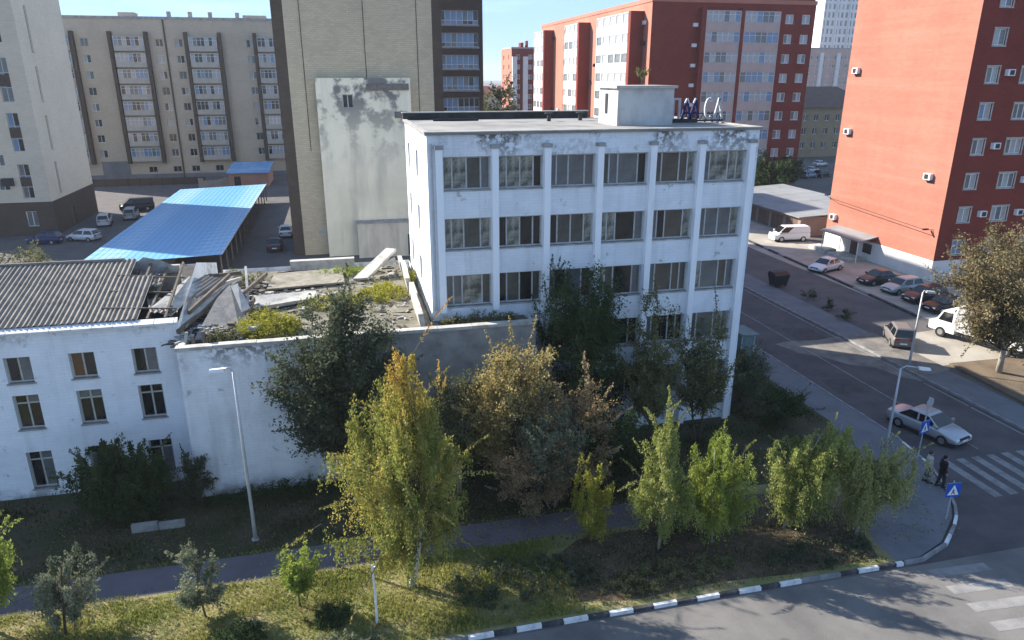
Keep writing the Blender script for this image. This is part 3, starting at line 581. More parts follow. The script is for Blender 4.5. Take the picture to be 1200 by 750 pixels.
def orange_block():
    X0, Y0, Wd, D, Ht = 58.1, 59.5, 22, 17.3, 31.
    t = thing('orange_apartment_block', 'apartment block with a blank orange end wall and red brick window front', 'building', (X0, Y0, 0))
    zc = [3.49 + 3.34 * k for k in range(9)]; cols = [(2.63, 1.35), (6.9, 1.95), (10.9, 1.35), (15.2, 1.95), (19.3, 1.35)]
    holes = [(c - w / 2, c + w / 2, z - .73, z + .73) for c, w in cols for z in zc if z < 29]
    shell(t, Wd, D, Ht, None, front=holes, z0=2.2, mats=[orange_wall, brick_red], fm=1, depth=.14)
    mb = MB(); mb.box(-.04, Wd, -.03, D, 0, 2.2); mb.build('plinth', [base_white], t)
    rr = random.Random(5)
    for c, w in cols:
        for z in zc:
            if z > 29: continue
            o = window(t, c - w / 2, .12, z - .73, 0, w, 1.46, (.5,) if w < 1.6 else (.33, .67), (), white_frame, [G_PALE, G_GREY, G_BLUE, G_PALE], .09, r=rr)
            mb = MB(); mb.box(-.14, w + .14, -.17, -.11, 1.46, 1.60); mb.box(-.14, w + .14, -.19, -.11, -.12, 0); mb.box(-.12, 0, -.16, -.11, 0, 1.46); mb.box(w, w + .12, -.16, -.11, 0, 1.46); mb.build('surround', pale_conc, o)
    for (y, z) in ((15.7, 20.67), (15.65, 13.98), (2.45, 10.43), (16.0, 3.87)):
        mb = MB(); mb.box(-.42, -.02, y - .45, y + .45, z - .32, z + .32); a = mb.build('air_conditioner', lamp_w, t)
        mb = MB(); mb.box(-.44, -.421, y - .22, y + .3, z - .24, z + .24); mb.box(-.4, 0, y - .5, y + .5, z - .38, z - .32); mb.build('grille', dark_metal, a)
    for (x, z) in ((4.5, 13.6), (4.6, 6.9), (9.0, 10.2), (9.1, 6.9), (8.9, 23.9), (13, 13.5), (4.4, 20.4)):
        mb = MB(); mb.box(x - .42, x + .42, -.4, -.02, z - .3, z + .3); a = mb.build('air_conditioner', lamp_w, t)
        mb = MB(); mb.box(x - .2, x + .3, -.42, -.401, z - .22, z + .22); mb.build('grille', dark_metal, a)
    # entrance canopy on the end wall
    mb = MB(); mb.hexa([(-2.3, 8.2, 2.45), (-.02, 8.2, 2.9), (-.02, 15.2, 2.9), (-2.3, 15.2, 2.45), (-2.3, 8.2, 2.57), (-.02, 8.2, 3.02), (-.02, 15.2, 3.02), (-2.3, 15.2, 2.57)]); cn = mb.build('entrance_canopy', grey_metal, t)
    for y in (8.6, 11.6, 14.8): mb = MB(); mb.tube([(-2.15, y, 0), (-2.15, y, 2.5)], .05, 6); mb.build('canopy_post', lamp_w, cn)
    mb = MB(); mb.box(-.09, -.04, 11.2, 12.4, .1, 2.15); mb.build('door', brown_metal, t)
    mb = MB(); mb.box(-.08, -.04, 8.9, 10.3, .8, 1.9); mb.build('basement_window', G_DARK, t)
    mb = MB(); mb.box(-2.6, -1.1, 13.4, 16.6, 0, .5); mb.box(-2.5, -.2, 9.4, 13.2, 0, .25); mb.build('entrance_step', pale_conc, t)
    flat_roof(t, Wd, D, Ht)
orange_block()

def beige_tower():
    X0, Y0, Ht = -6.1, 86.3, 36.; Wd, D = 18.2, 22.
    t = thing('beige_brick_tower', 'tall windowless tan brick tower end with brown corner strips', 'building', (X0, Y0, 0))
    mb = MB(); facade(mb, FM(1.22, 0, 0, 0), 15.9, Ht, []); facade(mb, FM(0, 0, 0, 0), 1.22, Ht, [], m=1); facade(mb, FM(17.12, 0, 0, 0), 1.08, Ht, [], m=1)
    wl = [(a, a + 1.4, z, z + 1.5) for a in (3, 7, 11, 15, 18.6) for z in [1.5 + 3.1 * k for k in range(11)]]
    facade(mb, FM(0, D, 0, -math.pi / 2), D, Ht, wl, m=1); facade(mb, FM(Wd, 0, 0, math.pi / 2), D, Ht, [], m=1); mb.quad((Wd, D, 0), (0, D, 0), (0, D, Ht), (Wd, D, Ht), m=1); mb.build('wall', [brick_tan, brick_brown], t)
    for a, b, z, z1 in wl[:22]: window(t, .12, D - a, z, -math.pi / 2, 1.4, 1.5, (.5,), (), white_frame, G_MIX)
    for x in (2.9, 9.6, 15.4):
        mb = MB(); mb.tube([(x, -.05, 12), (x, -.05, Ht)], .035, 5); mb.build('cable', dark_metal, t)
    mb = MB(); mb.box(3.0, 3.8, -.03, 0, 2.3, 2.9); mb.build('wall_plate', pale_conc, t)
    flat_roof(t, Wd, D, Ht)
    # plastered wall of the vanished neighbour, still stuck to the tower
    p = thing('plastered_wall', 'peeling cream plaster wall with one small window standing against the tan tower', 'wall', (-2.1, 84.9, 0))
    mb = MB(); facade(mb, FM(0, 0, 0, 0), 10.3, 19.9, [(2.75, 3.95, 16.7, 18.2)], .3); facade(mb, FM(0, 1.36, 0, -math.pi / 2), 1.36, 19.9, []); facade(mb, FM(10.3, 0, 0, math.pi / 2), 1.36, 19.9, []); mb.quad((0, 0, 19.9), (10.3, 0, 19.9), (10.3, 1.36, 19.9), (0, 1.36, 19.9)); mb.build('wall', plaster, p)
    window(p, 2.75, .25, 16.7, 0, 1.2, 1.5, (.5,), (), grey_white, [G_DARK, G_GREY], .1)
    mb = MB(); mb.box(5.4, 10.1, -.16, 0, 18.6, 19.3); mb.build('bare_brick_band', mat('bare grey brick', (.20, .185, .165), (.13, .12, .11), 3, .95, .4), p)
    mb = MB(); mb.box(8.4, 9.8, -.14, 0, 15.6, 16.3); mb.build('bare_brick_patch', MATS['bare grey brick'], p)
    mb = MB(); mb.box(3.4, 10.3, -1.6, -.01, 0, 4.0); o = mb.build('lean_to', mat('streaked plaster', (.72, .66, .53), (.50, .465, .38), .9, .9, .2, stretch=(1, 1, .2)), p)
    mb = MB(); mb.box(3.3, 10.4, -1.7, -.01, 4.0, 4.14); mb.build('lean_to_cap', concrete, o)
    mb = MB(); mb.box(9.1, 10.2, -1.66, -1.6, .1, 2.6); mb.build('door', green_door_m, o)
beige_tower()

def glazed_wing():
    X0, Y0, Ht = 12.3, 117., 33.6; Wd, D = 10.5, 14
    t = thing('glazed_brown_block', 'dark brown brick block with a stack of bluish glazed loggias beside the tan tower', 'building', (X0, Y0, 0))
    rows = [28.66 - 3.18 * k for k in range(9)]; holes = [(4.0, 9.85, z - 1.05, z + .95) for z in rows]
    shell(t, Wd, D, Ht, brick_brown, front=holes, depth=.3)
    rr = random.Random(9)
    for z in rows: window(t, 4.0, .25, z - 1.05, 0, 5.85, 2.0, (.12, .27, .42, .58, .72, .86), (.3,), white_frame, [G_BLUE, G_BLUE, G_BLUE, G_GREY, G_DARK], .07, r=rr)
    for z in rows:
        mb = MB(); mb.box(3.9, 9.95, -.06, 0, z - 1.3, z - 1.05); mb.build('loggia_slab', concrete, t)
    flat_roof(t, Wd, D, Ht)
glazed_wing()

def balcony_stack(t, x0, x1, y, zs, h0, h1, pm, npane, glasses, rz=0, rr=rnd, protr=.9, frame=white_frame):
    """glazed balconies one above the other: panel box and a strip of panes"""
    w = x1 - x0; key = ('balc', round(w, 2), pm.name, round(h0, 2), round(protr, 2))
    if key not in _wc:
        mb = MB(); mb.box(0, w, -protr, 0, -h0, 0); mb.box(0, w, -protr, 0, h1, h1 + .16); mb.box(0, .12, -protr, 0, 0, h1); mb.box(w - .12, w, -protr, 0, 0, h1); _wc[key] = mb.mesh('balcony', pm)
    for z in zs:
        M = Matrix.Rotation(rz, 4, 'Z'); p = M @ Vector((x0, 0, 0)) if rz == 0 else None
        o = inst('balcony', _wc[key], t, (x0, y, z) if rz == 0 else (y, x0, z), rz)
        pw = (w - .24) / npane
        if ('bf', round(w, 2), npane, round(h1, 2)) not in _wc:
            mb = MB()
            for i in range(npane + 1): mb.box(.12 + i * pw - .035, .12 + i * pw + .035, -protr + .02, -protr + .08, 0, h1)
            mb.box(.12, w - .12, -protr + .03, -protr + .08, h1 * .68, h1 * .68 + .05); _wc[('bf', round(w, 2), npane, round(h1, 2))] = mb.mesh('balcony_frame', frame)
        inst('balcony_frame', _wc[('bf', round(w, 2), npane, round(h1, 2))], o)
        base = rr.choice([0, 0, 1])
        for i in range(npane):
            g = rr.choice(glasses); k2 = ('bp', round(pw, 3), round(h1, 2), g.name)
            if k2 not in _wc:
                mb = MB(); mb.box(.035, pw - .035, 0, .015, 0, h1); _wc[k2] = mb.mesh('pane', g)
            inst('pane', _wc[k2], o, (.12 + i * pw, -protr + .06, 0))

def back_block():
    X0, Y0, Wd, D, Ht = -66., 164., 57.5, 14, 30.7
    t = thing('long_beige_apartment_block', 'long nine storey beige apartment block with stacks of glazed balconies behind the car park', 'building', (X0, Y0, 0))
    zs = [26.4 - 3.04 * k for k in range(8)]; sw = [-46.8, -33.3, -29.7, -16.2, -57]
    holes = [(c - X0 - .7, c - X0 + .7, z - .75, z + .75) for c in sw for z in zs] + [(c - X0 - .8, c - X0 + .8, 1.2, 2.4) for c in (-38, -33.3, -29.7, -25)]
    shell(t, Wd, D, Ht, None, front=holes, z0=0, mats=[brick_beige], depth=.2)
    rr = random.Random(12)
    for c in sw:
        for z in zs: window(t, c - X0 - .7, .16, z - .75, 0, 1.4, 1.5, (.5,), (), rr.choice([white_frame, grey_white]), [G_DARK, G_DARK, G_GREY, G_PALE], .08, r=rr)
    for c in (-38, -33.3, -29.7, -25): window(t, c - X0 - .8, .16, 1.2, 0, 1.6, 1.2, (.5,), (), grey_white, [G_DARK], .08)
    for x0, x1, n in ((-41.5, -35.9, 7), (-27.8, -22.4, 7), (-14.8, -9.4, 7), (-54.5, -49.2, 7)):
        balcony_stack(t, x0 - X0, x1 - X0, 0, [z - .55 for z in zs], 1.0, 1.55, balcony_beige, n, [G_PALE, G_PALE, G_DARK, G_GREY, G_BLUE], rr=rr)
    for x in (-48.7, -42.0, -35.5, -28.2, -21.9, -15.2):
        mb = MB(); mb.box(x - X0 - .32, x - X0 + .32, -1.1, 0, 3.2, 28.4); mb.build('dark_rib', brick_brown, t)
    mb = MB(); mb.box(-32.25 - X0, -32.0 - X0, -.25, 0, 0, Ht); mb.build('expansion_joint', brick_brown, t)
    mb = MB(); mb.box(-.1, Wd + .1, -.12, 0, 0, .9); mb.box(-47.5 - X0, -42.3 - X0, -.10, 0, .9, 3.6); mb.build('plinth', plinth_grey, t)
    flat_roof(t, Wd, D, Ht)
    for x, w, h in ((-41, 3.0, 1.5), (-17.5, 4.5, 1.3)):
        mb = MB(); mb.box(x - X0, x - X0 + w, 4, 7, Ht + .1, Ht + h); mb.build('roof_hut', brick_beige, t)
    for x in (-31.8, -27.8, -24, -18.8): mb = MB(); mb.box(x - X0, x - X0 + .7, 3, 3.7, Ht + .1, Ht + 1.7); mb.build('chimney', concrete, t)
back_block()

def left_tower():
    X0, Y0, Wd, D, Ht = -54., 106.2, 16.4, 17.4, 37.
    t = thing('cream_apartment_tower', 'tall cream brick tower with brown base and slit stair windows by the car park', 'building', (X0, Y0, 0))
    rs = [(3.6, 4.35, a, b) for a, b in ((4.9, 9.2), (10.7, 15.2), (16.8, 21.3), (22.9, 28.6), (30, 34.5))]
    fr = [(13.25, 14.55, a, b) for a, b in ((4.9, 9.3), (10.9, 15.7), (17.0, 22.3), (24, 28.5), (30.2, 34.4))] + [(10.6, 11.9, a, a + 1.5) for a in [6.0 + 3.1 * k for k in range(9)]] + [(13.0, 14.4, 1.2, 3.2)]
    mb = MB(); facade(mb, FM(0, 0, 0, 0), Wd, Ht, fr[:-1], .2, 4.4); facade(mb, FM(Wd, 0, 0, math.pi / 2), D, Ht, rs, .2, 4.4, 1); facade(mb, FM(0, D, 0, -math.pi / 2), D, Ht, [], .2, 4.4); mb.quad((Wd, D, 4.4), (0, D, 4.4), (0, D, Ht), (Wd, D, Ht))
    facade(mb, FM(-.05, -.05, 0, 0), Wd + .1, 4.4, [(13.05, 14.45, 1.2, 3.2)], .25, 0, 2); facade(mb, FM(Wd + .05, -.05, 0, math.pi / 2), D + .1, 4.4, [(6.4, 7.6, .1, 2.6)], .25, 0, 2); facade(mb, FM(-.05, D, 0, -math.pi / 2), D, 4.4, [], .2, 0, 2)
    mb.build('wall', [brick_grey, brick_cream, brick_brown], t)
    rr = random.Random(4)
    for a, b, c, d in rs: window(t, Wd - .18, a, c, math.pi / 2, b - a, d - c, (.5,), (.2, .4, .6, .8), grey_white, [G_BROWN, G_DARK], .06, r=rr)
    for a, b, c, d in fr[:5]:
        window(t, a, .18, c, 0, b - a, d - c, (.5,), (.33, .66), grey_white, [G_GREY, G_DARK, G_BLUE], .08, r=rr)
        mb = MB(); mb.box(a - .0, b + .0, -.03, .0, c + (d - c) * .36, c + (d - c) * .62); mb.build('brown_panel', brick_brown, t)
    for a, b, c, d in fr[5:-1]: window(t, a, .18, c, 0, b - a, d - c, (.5,), (), white_frame, [G_GREY, G_DARK, G_PALE], .08, r=rr)
    window(t, 13.05, .15, 1.2, 0, 1.4, 2.0, (.5,), (), white_frame, [G_GREY, G_DARK], .08)
    mb = MB(); mb.box(Wd - .2, Wd - .12, 6.3, 7.5, .1, 2.6); mb.build('door', brown_metal, t)
    mb = MB(); mb.box(11.2, 12.5, -.5, 0, 6.6, 7.6); mb.build('air_conditioner', dark_metal, t)
    flat_roof(t, Wd, D, Ht)
left_tower()

def red_block():
    X0, Y0, Wd, D, Ht = 55., 127., 32.4, 72.5, 32.5
    t = thing('red_brick_apartment_block', 'large red brick apartment block with pale balcony stacks behind the white building', 'building', (X0, Y0, 0))
    zs = [30.1 - 3.42 * k for k in range(9)]; sw = [27.2, 30.6]
    holes = [(c - .85, c + .85, z - .85, z + .75) for c in sw for z in zs if z > 1]
    lw = [u for u in (9, 21, 33, 36, 47, 52, 58)]
    lh = [(u - .7, u + .7, z - .8, z + .7) for u in lw for z in zs if z > 1]
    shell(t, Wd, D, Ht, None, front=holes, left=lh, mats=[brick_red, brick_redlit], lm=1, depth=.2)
    rr = random.Random(21)
    for c in sw:
        for z in zs:
            if z > 1: window(t, c - .85, .16, z - .85, 0, 1.7, 1.6, (.5,), (), white_frame, [G_PALE, G_PALE, G_GREY], .13, sill=pale_conc, r=rr)
    for u in lw:
        for z in zs:
            if z > 1: window(t, .16, D - u + .7, z - .8, -math.pi / 2, 1.4, 1.5, (.5,), (), white_frame, [G_PALE, G_GREY], .12, r=rr)
    for x0, x1 in ((9.9, 16.7), (17.4, 24.6)):
        balcony_stack(t, x0, x1, -.0, [z - .75 for z in zs if z > 1], 1.55, 1.7, balcony_pink, 6, [G_PALE, G_PALE, G_PALE, G_BLUE, G_GREY], rr=rr, protr=1.2)
    mb = MB(); mb.box(16.75, 17.35, -1.3, 0, 0, 31.6); mb.build('brick_pier', brick_red, t)
    mb = MB(); mb.box(9.0, 9.85, -1.25, 0, 0, 31.6); mb.build('brick_pier', brick_red, t)
    # protruding stacks on the sunlit long side (local y = distance from the front corner)
    for y0, y1, n in ((4.5, 22.0, 5), (34.0, 44.0, 3), (62.0, 71.5, 3)):
        mb = MB(); mb.box(-2.6, 0, y0 - 1.2, y0, 0, 31.2); mb.build('balcony_end_wall', brick_red, t)
        step = (y1 - y0) / n
        for i in range(n):
            for z in zs:
                if z < 1: continue
                k = ('rb', round(step, 2))
                if k not in _wc:
                    m = MB(); m.box(-2.4, 0, .05, step - .15, -1.6, 0); m.box(-2.4, 0, .05, step - .15, 1.6, 1.75); m.box(-2.4, 0, .05, .25, 0, 1.6); m.box(-2.4, 0, step - .35, step - .15, 0, 1.6); m2 = MB(); m2.box(-2.3, -2.2, .25, step - .35, 0, 1.6)
                    _wc[k] = (m.mesh('balcony', balcony_white), [(lambda g: m2.mesh('glazing', g))(g) for g in (G_PALE, G_GREY)])
                b = inst('balcony', _wc[k][0], t, (0, y0 + i * step, z - .7)); inst('glazing', rr.choice(_wc[k][1] + [_wc[k][1][0]]), b)
    for k in range(14):
        y, z = rr.choice([2.2, 24.5, 28, 31, 46.5, 55, 60]), rr.choice(zs[:7]) - 1.2
        mb = MB(); mb.box(-.5, -.02, y, y + .9, z, z + .65); mb.build('air_conditioner', rr.choice([lamp_w, lamp_w, dark_metal]), t)
    for k in range(6):
        mb = MB(); z = 28.5 - 3.42 * k; mb.box(7.9, 8.8, -.4, -.02, z, z + .6); mb.build('air_conditioner', lamp_w, t)
    mb = MB(); mb.box(9.8, Wd - .3, .02, .25, Ht + .5, Ht + 1.1); mb.build('upper_band', brick_red, t)
    flat_roof(t, Wd, D, Ht, brick_redlit, .7)
red_block()

def simple_block(name, label, X0, Y0, Wd, D, Ht, m, ncol, nrow, z0, dz, ww=1.5, wh=1.5, lm=None, left=0, glasses=[G_PALE, G_GREY], top=True):
    t = thing(name, label, 'building', (X0, Y0, 0)); xs = [Wd * (i + .5) / ncol for i in range(ncol)]; zs = [z0 + dz * k for k in range(nrow)]
    fh = [(x - ww / 2, x + ww / 2, z - wh / 2, z + wh / 2) for x in xs for z in zs]; ys = [D * (i + .5) / left for i in range(left)] if left else []
    lh = [(y - ww / 2, y + ww / 2, z - wh / 2, z + wh / 2) for y in ys for z in zs]
    shell(t, Wd, D, Ht, None, front=fh, left=lh, mats=[m, lm or m], lm=1, depth=.25); rr = random.Random(len(label))
    for a, b, c, d in fh: window(t, a, .2, c, 0, b - a, d - c, (.5,), (), white_frame, glasses, .12, r=rr)
    for a, b, c, d in lh: window(t, .2, D - a, c, -math.pi / 2, b - a, d - c, (.5,), (), white_frame, glasses, .12, r=rr)
    if top: flat_roof(t, Wd, D, Ht)
    return t
pinkm = mat('pale pink panel', (.52, .37, .32), (.46, .32, .28), .3, .85); whm = mat('white tower cladding', (.70, .70, .69), (.62, .62, .62), .2, .7)
t = simple_block('small_red_apartment_block', 'smaller red brick block with white balcony strips beyond the large red block', 58.5, 250, 13, 16, 29.0, brick_red, 3, 8, 4, 3.2, lm=brick_redlit, left=2)
for x in (0, 3.8): 
    mb = MB(); mb.box(x + .1, x + 1.7, -.9, 0, 2, 26.5); mb.build('balcony_strip', balcony_white, t)
mb = MB(); mb.box(3.6, 4.6, 2, 5, 29, 31); mb.box(5.6, 6.2, 2, 4, 29, 31.6); mb.build('chimney', brick_red, t)
mb = MB(); mb.box(8.3, 12.9, -.5, 0, 0, 25.5); mb.build('grey_panel_bay', mat('blue grey panel', (.36, .40, .46), (.31, .35, .41), .3, .8), t)
t = simple_block('pale_pink_apartment_block', 'far pale pink apartment block at the foot of the white high rise', 186, 280, 40, 16, 31, pinkm, 14, 8, 4.5, 3.3, glasses=[G_PALE, G_PALE, G_GREY])
for k in range(5):
    mb = MB(); mb.box(3 + 8 * k, 4.6 + 8 * k, -.8, 0, 2, 29.5); mb.build('balcony_strip', balcony_white, t)
t = simple_block('white_high_rise', 'far white high rise tower with dark window strips rising behind the orange block', 231, 330, 22, 20, 78, whm, 9, 20, 4, 3.7, 1.3, 2.6, glasses=[G_DARK, G_GREY, G_GREY, G_PALE])
for x in (.1, 7.4, 14.6, 21.3):
    mb = MB(); mb.box(x, x + .7, -.7, 0, 0, 76); mb.build('fin', whm, t)
# house with a dark hipped roof
t = thing('dark_roofed_house', 'ochre two storey house with dark hipped roof between the red and orange blocks', 'house', (112., 170., 0))
ochre = mat('ochre render', (.34, .27, .17), (.28, .22, .14), .4, .9)
hh = [(x, x + 1.3, z, z + 1.7) for x in (2, 5.2, 8.4, 11.6, 14.8, 18, 21.2) for z in (2.2, 5.8, 9.2)]
shell(t, 26, 14, 12.5, ochre, front=hh, left=[], depth=.2)
for a, b, c, d in hh: window(t, a, .16, c, 0, 1.3, 1.7, (.5,), (), white_frame, [G_DARK, G_GREY], .1)
mb = MB(); o = .8; mb.v += [(-o, -o, 12.5), (26 + o, -o, 12.5), (26 + o, 14 + o, 12.5), (-o, 14 + o, 12.5), (7, 7, 17.6), (19, 7, 17.6)]; mb.f += [(0, 1, 5, 4), (1, 2, 5), (2, 3, 4, 5), (3, 0, 4), (3, 2, 1, 0)]; mb.mi += [0] * 5; mb.build('roof', mat('dark tile roof', (.028, .028, .034), (.045, .044, .05), 1, .9), t)
# far town seen through the gap
rr = random.Random(31)
for x, y, w, h, mm, lb in [(150, 640, 40, 20, whm, 'distant low white block on the skyline past the glazed brown block'), (205, 700, 34, 27, mat('far beige', (.5, .46, .4)), 'distant beige block on the skyline behind the low white one'), (185, 820, 44, 31, pinkm, 'distant pink block, the tallest on the skyline past the glazed block'), (252, 760, 36, 24, mat('far grey', (.4, .41, .42)), 'distant grey block on the skyline next to the beige one')]:
    simple_block('distant_apartment_block', lb, x, y, w, 16, h, mm, 8, 5, 4, 4.2, 2.4, 1.9)
for x, y, w, lb in [(56, 300, 8, 'small far house with a dull red roof beside the dark leafy tree'), (66, 312, 10, 'wider far red roofed house in front of the small red brick block')]:
    t = thing('red_roofed_house', lb, 'house', (x, y, 0))
    hf = [(i, i + 1.4, z, z + 1.6) for i in (1, w - 3) for z in (4, 9)]
    shell(t, w, 10, 13, brick_beige, front=hf)
    for a, b, c, d in hf: window(t, a, .12, c, 0, 1.4, 1.6, (.5,))
    mb = MB(); mb.v += [(-.6, -.6, 13), (w + .6, -.6, 13), (w + .6, 10.6, 13), (-.6, 10.6, 13), (2, 5, 16.5), (w - 2, 5, 16.5)]; mb.f += [(0, 1, 5, 4), (1, 2, 5), (2, 3, 4, 5), (3, 0, 4), (3, 2, 1, 0)]; mb.mi += [0] * 5; mb.build('roof', mat('dull red roof', (.26, .09, .07), (.2, .07, .055), 1, .9), t)

# ------------------------------------------------------------------ car port, sheds, garages
def carport():
    t = thing('car_port', 'long car port with a blue sheet metal roof on steel posts', 'car port', (-26.2, 76.5, 0))
    Wd, D = 13.7, 52.; n = 26; l = D / n
    mb = MB(); k = 20
    for i in range(k):
        x0, x1 = Wd * i / k, Wd * (i + 1) / k; z = lambda x: 2.35 + .45 * x / Wd
        mb.hexa([(x0, 0, z(x0)), (x1 - .09, 0, z(x1)), (x1 - .09, l + .04, z(x1)), (x0, l + .04, z(x0)), (x0, 0, z(x0) + .03), (x1 - .09, 0, z(x1) + .03), (x1 - .09, l + .04, z(x1) + .03), (x0, l + .04, z(x0) + .03)])
        mb.hexa([(x1 - .09, 0, z(x1)), (x1, 0, z(x1)), (x1, l + .04, z(x1)), (x1 - .09, l + .04, z(x1)), (x1 - .08, 0, z(x1) + .05), (x1 - .01, 0, z(x1) + .05), (x1 - .01, l + .04, z(x1) + .05), (x1 - .08, l + .04, z(x1) + .05)])
    me = mb.mesh('roof_sheet', blue_roof)
    for i in range(n): inst('roof_sheet', me, t, (rnd.uniform(-.03, .03), i * l, .004 * (i % 2)))
    m1 = MB(); m1.box(-.07, .07, -.07, .07, 0, 2.7); pm = m1.mesh('post', wood_old)
    for i in range(14):
        for x in (.3, Wd - .25): inst('post', pm, t, (x, .3 + i * 3.95, -.02 if x > 1 else -.38))
    for x, z in ((.3, 2.26), (Wd - .25, 2.70)):
        mb = MB(); mb.box(x - .06, x + .06, 0, D, z, z + .1); mb.build('purlin', wood_old, t)
    mb = MB(); mb.box(6.7, 6.85, .2, D - .2, 0, 2.5); mb.build('middle_wall', plinth_grey, t)
    mb = MB(); mb.box(Wd - .04, Wd + .0, 0, D, 2.82, 2.95); mb.build('edge_trim', eave_w, t)
carport()
t = thing('blue_roofed_shed', 'small pink brick shed with a blue roof behind the car port', 'shed', (-21, 146., 0))
mb = MB(); facade(mb, FM(0, 0, 0, 0), 7.2, 2.7, [(1, 2.2, .1, 2.1)], .15); facade(mb, FM(0, 11, 0, -math.pi / 2), 11, 2.7, []); facade(mb, FM(7.2, 0, 0, math.pi / 2), 11, 2.7, []); mb.quad((7.2, 11, 0), (0, 11, 0), (0, 11, 3.4), (7.2, 11, 3.4)); mb.build('wall', shed_brick, t)
box_part('door', t, dark_metal, 1, 2.2, .12, .16, .1, 2.1)
mb = MB(); mb.hexa([(-.3, -.4, 2.7), (7.5, -.4, 2.7), (7.5, 11.4, 3.5), (-.3, 11.4, 3.5), (-.3, -.4, 2.8), (7.5, -.4, 2.8), (7.5, 11.4, 3.6), (-.3, 11.4, 3.6)]); mb.build('roof', blue_roof, t)
for x in (1.5, 3.2, 5.0, 6.6):
    mb = MB(); mb.hexa([(x, -.4, 2.8), (x + .08, -.4, 2.8), (x + .08, 11.4, 3.6), (x, 11.4, 3.6), (x, -.4, 2.86), (x + .08, -.4, 2.86), (x + .08, 11.4, 3.66), (x, 11.4, 3.66)]); mb.build('seam', blue_roof, t)
t = thing('yard_wall', 'low broken sandy wall by the blue roofed shed', 'wall', (-26.5, 146.5, 0))
for i in range(6):
    mb = MB(); mb.box(i * .9, i * .9 + .86, 0, .4, 0, rnd.uniform(1.2, 2.3)); mb.build('wall_panel', dusty, t)
t = thing('yard_fence', 'low dark fence along the back of the car park below the long beige block', 'fence', (-60, 152, 0))
for i in range(17):
    mb = MB(); mb.box(i * 2, i * 2 + 1.94, 0, .06, .2, 1.5); mb.build('fence_panel', brick_brown, t); mb = MB(); mb.box(i * 2 - .05, i * 2 + .05, -.06, .0, 0, 1.6); mb.build('fence_post', dark_metal, t)

def garages():
    t = thing('garage_row', 'row of low garages with brown doors and a grey sheet roof beside the orange block', 'garage', (58.3, 82.3, 0)); Wd, D = 12.5, 24.
    hs = [(D - 24 + .5 + 3.35 * i, D - 24 + .5 + 3.35 * i + 2.8, .05, 2.1) for i in range(7)]
    mb = MB(); facade(mb, FM(0, D, 0, -math.pi / 2), D, 2.5, hs, .15); facade(mb, FM(0, 0, 0, 0), Wd, 2.5, []); facade(mb, FM(Wd, 0, 0, math.pi / 2), D, 2.5, []); mb.quad((Wd, D, 0), (0, D, 0), (0, D, 2.5), (Wd, D, 2.5)); mb.build('wall', mat('garage wall', (.26, .20, .165), (.2, .155, .13), .6, .9), t)
    for a, b, c, d in hs:
        mb = MB(); mb.box(.11, .15, D - b, D - a, c, d); g = mb.build('garage_door', brown_metal, t); mb = MB(); mb.box(.08, .11, D - (a + b) / 2 - .02, D - (a + b) / 2 + .02, c, d); mb.build('door_seam', dark_metal, g)
    for i in range(8):
        mb = MB(); y0, y1 = D / 8 * i - (.3 if i == 0 else 0), D / 8 * (i + 1) + .02; mb.hexa([(-.5, y0, 2.5), (Wd + .3, y0, 3.1), (Wd + .3, y1, 3.1), (-.5, y1, 2.5), (-.5, y0, 2.62 + .01 * (i % 2)), (Wd + .3, y0, 3.22 + .01 * (i % 2)), (Wd + .3, y1, 3.22 + .01 * (i % 2)), (-.5, y1, 2.62 + .01 * (i % 2))]); mb.build('roof_sheet', grey_metal, t)
garages()

# ------------------------------------------------------------------ vegetation
def leaf_mat(name, ramp, zr=None, ramp2=None, trans=.3):
    m = bpy.data.materials.new(name); m.use_nodes = True; t = m.node_tree; t.nodes.clear()
    at = t.nodes.new('ShaderNodeAttribute'); at.attribute_name = 'tint'
    def rampn(cols):
        r = t.nodes.new('ShaderNodeValToRGB'); e = r.color_ramp.elements
        while len(e) < len(cols): e.new(.5)
        for i, c in enumerate(cols): e[i].position = i / (len(cols) - 1); e[i].color = (*c, 1)
        t.links.new(at.outputs['Fac'], r.inputs[0]); return r.outputs[0]
    col = rampn(ramp)
    if ramp2:
        tcn = t.nodes.new('ShaderNodeTexCoord'); f = zramp(t, tcn, *zr)
        f = math_(t, 'ADD', f, math_(t, 'MULTIPLY', math_(t, 'SUBTRACT', at.outputs['Fac'], .5), .7), True); col = mixc(t, f, col, rampn(ramp2))
    d = t.nodes.new('ShaderNodeBsdfDiffuse'); tr = t.nodes.new('ShaderNodeBsdfTranslucent'); g = t.nodes.new('ShaderNodeBsdfGlossy'); g.inputs['Roughness'].default_value = .45
    mxs = t.nodes.new('ShaderNodeMixShader'); mxs.inputs[0].default_value = trans; mx2 = t.nodes.new('ShaderNodeMixShader'); mx2.inputs[0].default_value = .0
    o = t.nodes.new('ShaderNodeOutputMaterial')
    t.links.new(col, d.inputs[0]); t.links.new(col, tr.inputs[0]); t.links.new(d.outputs[0], mxs.inputs[1]); t.links.new(tr.outputs[0], mxs.inputs[2])
    t.links.new(mxs.outputs[0], mx2.inputs[1]); t.links.new(g.outputs[0], mx2.inputs[2]); t.links.new(mx2.outputs[0], o.inputs[0]); return m
